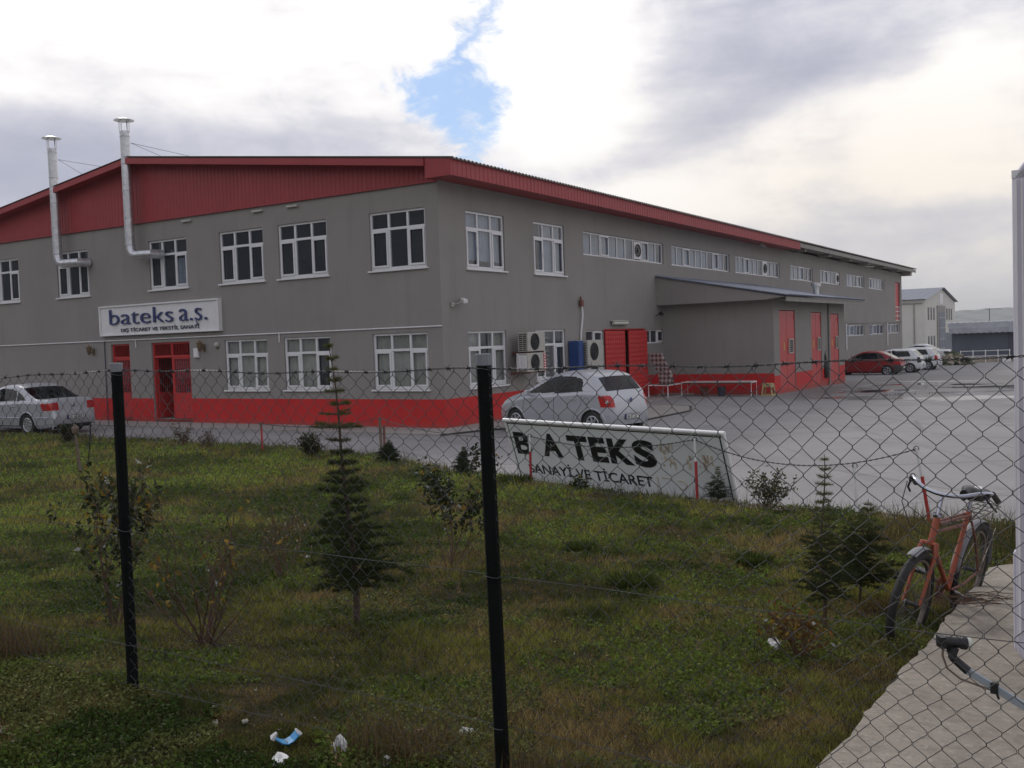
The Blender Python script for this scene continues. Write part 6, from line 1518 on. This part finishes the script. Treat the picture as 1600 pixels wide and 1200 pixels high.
n = 740000; P = sample(n, 2.7, 34); dd_ = np.hypot(P[:, 0], P[:, 1]); z = zlawn(P[:, 0], P[:, 1])-.004
tall = vnoise(P[:, 0], P[:, 1], 1.3, 9)*.6+vnoise(P[:, 0], P[:, 1], 4.2, 10)*.4
clump = vnoise(P[:, 0], P[:, 1], 11, 15); hh_ = (.047+.0032*dd_)*(.3+1.2*RNG.random(n)**1.5)*(.15+1.3*tall)*(.45+1.0*clump)
dn = RNG.normal(size=(n, 3))*np.array([.6, .6, .2])+np.array([0, 0, .75]); dn[:, 2] = np.abs(dn[:, 2])+.12; dn /= np.linalg.norm(dn, axis=1)[:, None]
e = (P[:, 0]-FP[0])*FN[0]+(P[:, 1]-FP[1])*FN[1]; hh_ = hh_*np.where(e < -.05, .6, 1.0)
cc_ = patch_cols(P, .5)*(.60+.55*tall[:, None]+.35*clump[:, None])
o = needle_mesh(np.stack([P[:, 0], P[:, 1], z], 1), dn, hh_, (.0032+.00062*dd_)*(.4+1.2*RNG.random(n)), cc_, 'grass', M['leaf'], None, (0, 0, 0)); tag(o, 'short patchy green and dry grass covering the lawn', 'grass', kind='stuff')
# broad leaved ground cover
P = sample(400000, 2.7, 30); keep = vnoise(P[:, 0], P[:, 1], 1.4, 12)+.35*vnoise(P[:, 0], P[:, 1], 5, 13) > .60; P = P[keep]; n = len(P); dd_ = np.hypot(P[:, 0], P[:, 1])
z = zlawn(P[:, 0], P[:, 1])+(.012+.040*RNG.random(n))*(vnoise(P[:, 0], P[:, 1], 1.3, 9)+.2)*(.7+.06*dd_); dn = RNG.normal(size=(n, 3))*np.array([1, 1, .4])+np.array([0, 0, .3]); dn /= np.linalg.norm(dn, axis=1)[:, None]
L_ = (.012+.0016*dd_)*(.4+1.1*RNG.random(n)); cc_ = patch_cols(P, .55)*np.array([.70, 1.0, .75])
o = leaf_mesh(np.stack([P[:, 0], P[:, 1], z], 1), dn, L_, L_*.6, cc_, 'ground_cover', M['leaf'], None, (0, 0, 0)); tag(o, 'small broad-leaved weeds growing among the grass', 'weeds', kind='stuff')
# upright leafy weeds in drifts
nw_ = 3200; P = sample(nw_, 3.0, 22); P = P[(vnoise(P[:, 0], P[:, 1], .75, 51) > .50)]; nw_ = len(P); K = 15
hh_ = (.05+.15*RNG.random(nw_)**1.6)*(1+.02*P[:, 1]); z = zlawn(P[:, 0], P[:, 1]); ln_ = RNG.normal(size=(nw_, 2))*.25
tq = np.tile(np.linspace(.1, 1, K), nw_); ii = np.repeat(np.arange(nw_), K); base = np.stack([P[ii, 0]+ln_[ii, 0]*hh_[ii]*tq, P[ii, 1]+ln_[ii, 1]*hh_[ii]*tq, z[ii]+hh_[ii]*tq], 1)
an = RNG.random(len(ii))*6.28; dn = np.stack([np.cos(an), np.sin(an), .25+.5*RNG.random(len(ii))], 1); dn /= np.linalg.norm(dn, axis=1)[:, None]
kind_ = RNG.random(nw_); ca_ = np.where((kind_ < .25)[:, None], np.array([[.20, .14, .07]]), np.array([[.060, .085, .026]])); ca_ = ca_*(.6+.8*RNG.random((nw_, 1)))
L_ = (.012+.018*RNG.random(len(ii)))*(1-.45*tq)*(1+.03*P[ii, 1]); o = leaf_mesh(base, dn, L_, L_*.42, ca_[ii]*(.7+.6*RNG.random((len(ii), 1))), 'leafy_weeds', M['leaf'], None, (0, 0, 0)); tag(o, 'upright leafy weeds standing above the grass in drifts', 'weeds', kind='stuff')
# taller dry grass along the fence, the rim and behind the slab
B_, D_, L2, C_ = [], [], [], []
def dry(n, fx, h0, h1, cola, colb):
    P = fx(n); z = zlawn(P[:, 0], P[:, 1])-.01; P3 = np.stack([P[:, 0], P[:, 1], z], 1); ok_ = ~on_slab(P[:, 0], P[:, 1]); P3 = P3[ok_]; n = len(P3)
    dn = RNG.normal(size=(n, 3))*np.array([.28, .28, .1])+np.array([0, 0, 1]); dn /= np.linalg.norm(dn, axis=1)[:, None]
    B_.append(P3); D_.append(dn); L2.append(h0+(h1-h0)*RNG.random(n)**1.6); C_.append(colmix(n, cola, colb, .35))
def alongfence(n): u = RNG.uniform(-4.6, 1.0, n); o_ = RNG.normal(size=n)*.11+.06; k_ = vnoise(u, u*0, 2.1, 21) > .36; u = u[k_]; o_ = o_[k_]; return FP+FD*u[:, None]+FN*o_[:, None]
def alongrim(n): i = RNG.integers(30, len(rim)-1, n); t = RNG.random((n, 1)); P = rim[i]*(1-t)+rim[np.minimum(i+1, len(rim)-1)]*t; return P+np.stack([RNG.normal(size=n)*.25, -np.abs(RNG.normal(size=n))*.35], 1)
def backslab(n): a = RNG.uniform(-1.2, 5, n); e = RNG.uniform(6.6, 8.6, n); return SL0+SE*a[:, None]+SN*(e-1.3)[:, None]
def slabside(n): a = -np.abs(RNG.normal(size=n))*.10; e = RNG.uniform(-.3, 6.5, n); return SL0+SE*a[:, None]+SN*(e-1.3)[:, None]
def wild(n): P = sample(n, 3.4, 12); k_ = vnoise(P[:, 0], P[:, 1], .9, 22) > .60; return P[k_]
DA, DB = (.055, .035, .02), (.17, .125, .065)
dry(17000, alongfence, .04, .24, DA, DB); dry(9000, alongrim, .06, .26, (.04, .045, .02), (.15, .12, .07)); dry(9000, backslab, .10, .38, (.05, .05, .02), (.17, .12, .06)); dry(2600, slabside, .03, .14, (.03, .04, .015), (.12, .09, .05)); dry(14000, wild, .05, .16, DA, (.13, .10, .05))
B_ = np.concatenate(B_); wd_ = .0026+.0006*np.linalg.norm(B_[:, :2], axis=1)*.6
o = needle_mesh(B_, np.concatenate(D_), np.concatenate(L2), wd_, np.concatenate(C_), 'dry_grass', M['leaf'], None, (0, 0, 0)); tag(o, 'taller dry grass along the fence, the slab and the lawn edge', 'grass', kind='stuff')

# ------------------------------------------------------------------ litter and stones
def crumple(x, y, sx, sy, sz, mt, name, label, seed, cat, group=None, sub=2):
    bm = bmesh.new(); bmesh.ops.create_icosphere(bm, subdivisions=sub, radius=1); rnd = random.Random(seed)
    for v in bm.verts: k_ = 1+rnd.uniform(-.32, .32); v.co = Vector((v.co.x*sx*k_, v.co.y*sy*k_, v.co.z*sz*k_))
    me = bpy.data.meshes.new(name); bm.to_mesh(me); bm.free(); me.materials.append(mt); o = bpy.data.objects.new(name, me); COL.objects.link(o)
    o.location = (x, y, gz(x, y)+sz*.75); o.rotation_euler = (0, 0, rnd.uniform(0, 3)); return tag(o, label, cat, group)
def gpos(px, py):      # ground point seen at a photograph position, used once to lay out small litter
    v = fwd*1526.967+right*(px-800)-upv*(py-600); t = 1.7/-v.z
    for _ in range(20): p = Vector((0, 0, 2.3))+v*t; t += (gz(p.x, p.y)-p.z)/v.z
    return p.x, p.y
LIT = [(533, 1177, .030, .022, .032, 'paper', 'crumpled_paper', 'upright crumpled white paper in the grass right of the blue carton'), (730, 1152, .024, .022, .018, 'paper', 'crumpled_paper', 'crumpled white paper ball near the foot of the nearer post'),
       (632, 1146, .018, .012, .012, 'paper', 'crumpled_paper', 'small white scrap beside the brown paper'), (437, 1194, .040, .026, .016, 'paper', 'crumpled_paper', 'flattened white wrapper at the bottom edge below the blue carton'), (605, 1197, .014, .012, .018, 'paper', 'crumpled_paper', 'small white paper tip at the bottom edge of the lawn'),
       (655, 1153, .042, .018, .016, 'brownpaper', 'brown_paper', 'torn brown paper in the grass between two white scraps'), (1210, 1013, .045, .022, .03, 'paper', 'plastic_cup', 'crushed clear cup in orange weeds left of the slender conifer'), (480, 872, .02, .02, .012, 'paper', 'crumpled_paper', 'tiny white scrap left of the tall conifer')]
for i, (px, py, a, c, e, mt, nm, lab) in enumerate(LIT):
    x, y = gpos(px, py); crumple(x, y, a*1.3, c*1.3, e*1.3, M[mt], nm, lab, 50+i, 'litter')
x, y = gpos(448, 1166); s = thing('drink_carton', 'flattened blue and white drink carton at the foot of the fence', 'carton', (x, y, gz(x, y)+.012), .5); mb = MB()
mb.grid([[(a, -.03+c, .004+.03*abs(t)**2+.004*(i % 2)) for i, (a, t) in enumerate(((-.05, -1), (-.025, -.4), (0, 0), (.025, .4), (.05, 1)))] for c in (0, .03, .06)]); o_ = mb.build('carton_body', M['cartonblue'], s); o_.modifiers.new('s', 'SOLIDIFY').thickness = .004
mb = MB(); mb.box((-.05, .0, .045), (.018, .03, .03), rotm(.3, .6, 0), .4); mb.build('torn_flap', M['paper'], s); mb = MB(); mb.box((.05, .0, .04), (.018, .04, .03), rotm(-.2, -.6, 0), .4); mb.build('torn_flap', M['paper'], s); mb = MB(); mb.box((0, 0, .006), (.05, .04, .006), rotm(rz=.1)); mb.build('inner_lining', M['lettergrey'], s)
rnd = random.Random(77)
ST_ = [(742, 0)]
stones = [(212, 795, 'bn'), (186, 1130), (310, 1150), (250, 1138), (237, 1149), (131, 1183), (150, 1185), (22, 1162), (98, 1106), (53, 1099), (36, 1090), (214, 1189), (336, 1132), (286, 1188), (3, 1146), (165, 1022), (335, 1108), (60, 1040), (383, 1130), (400, 1080)]
for i, q in enumerate(stones):
    px, py = q[0], q[1]
    if py < 900: continue
    x, y = gpos(px, py); k_ = rnd.uniform(.35, .85); o = crumple(x, y, .026*k_, .020*k_, .014*k_, M['stone'], 'stone', 'pale angular stone lying in the grass at the foot of the fence, lower left', 100+i, 'stone', 'pale stones in the lower left grass', 1)
# tiny pale flecks: dead leaves and gravel chips, too many to count
n = 1500; P = sample(n, 3.0, 14); k_ = (vnoise(P[:, 0], P[:, 1], .8, 31) > .45); P = P[k_]; n = len(P); z = zlawn(P[:, 0], P[:, 1])+.012+.02*RNG.random(n)
dn = RNG.normal(size=(n, 3))*np.array([1, 1, .4]); dn /= np.linalg.norm(dn, axis=1)[:, None]; L_ = (.006+.010*RNG.random(n)**2)*(.6+P[:, 1]*.09)
o = leaf_mesh(np.stack([P[:, 0], P[:, 1], z], 1), dn, L_, L_*.7, colmix(n, (.20, .17, .12), (.42, .40, .36), .3), 'dead_leaves', M['leaf'], None, (0, 0, 0)); tag(o, 'scattered pale dead leaves and chips in the grass', 'leaves', kind='stuff')

# ------------------------------------------------------------------ haze
mb = MB(); mb.b2((-4300, -4300, -6.0), (4300, 4300, 96)); hz_ = mb.build('haze', M['white'], None)
hm = bpy.data.materials.new('haze_air'); hm.use_nodes = True; hn = hm.node_tree; hn.nodes.clear(); vo = hn.nodes.new('ShaderNodeVolumePrincipled'); vo.inputs['Density'].default_value = .00030
vo.inputs['Color'].default_value = (.93, .96, 1.0, 1); oo = hn.nodes.new('ShaderNodeOutputMaterial'); hn.links.new(vo.outputs[0], oo.inputs['Volume']); hz_.data.materials.clear(); hz_.data.materials.append(hm); tag(hz_, 'thin grey-blue haze filling the air', 'haze', kind='stuff')
hz_.display_type = 'WIRE'
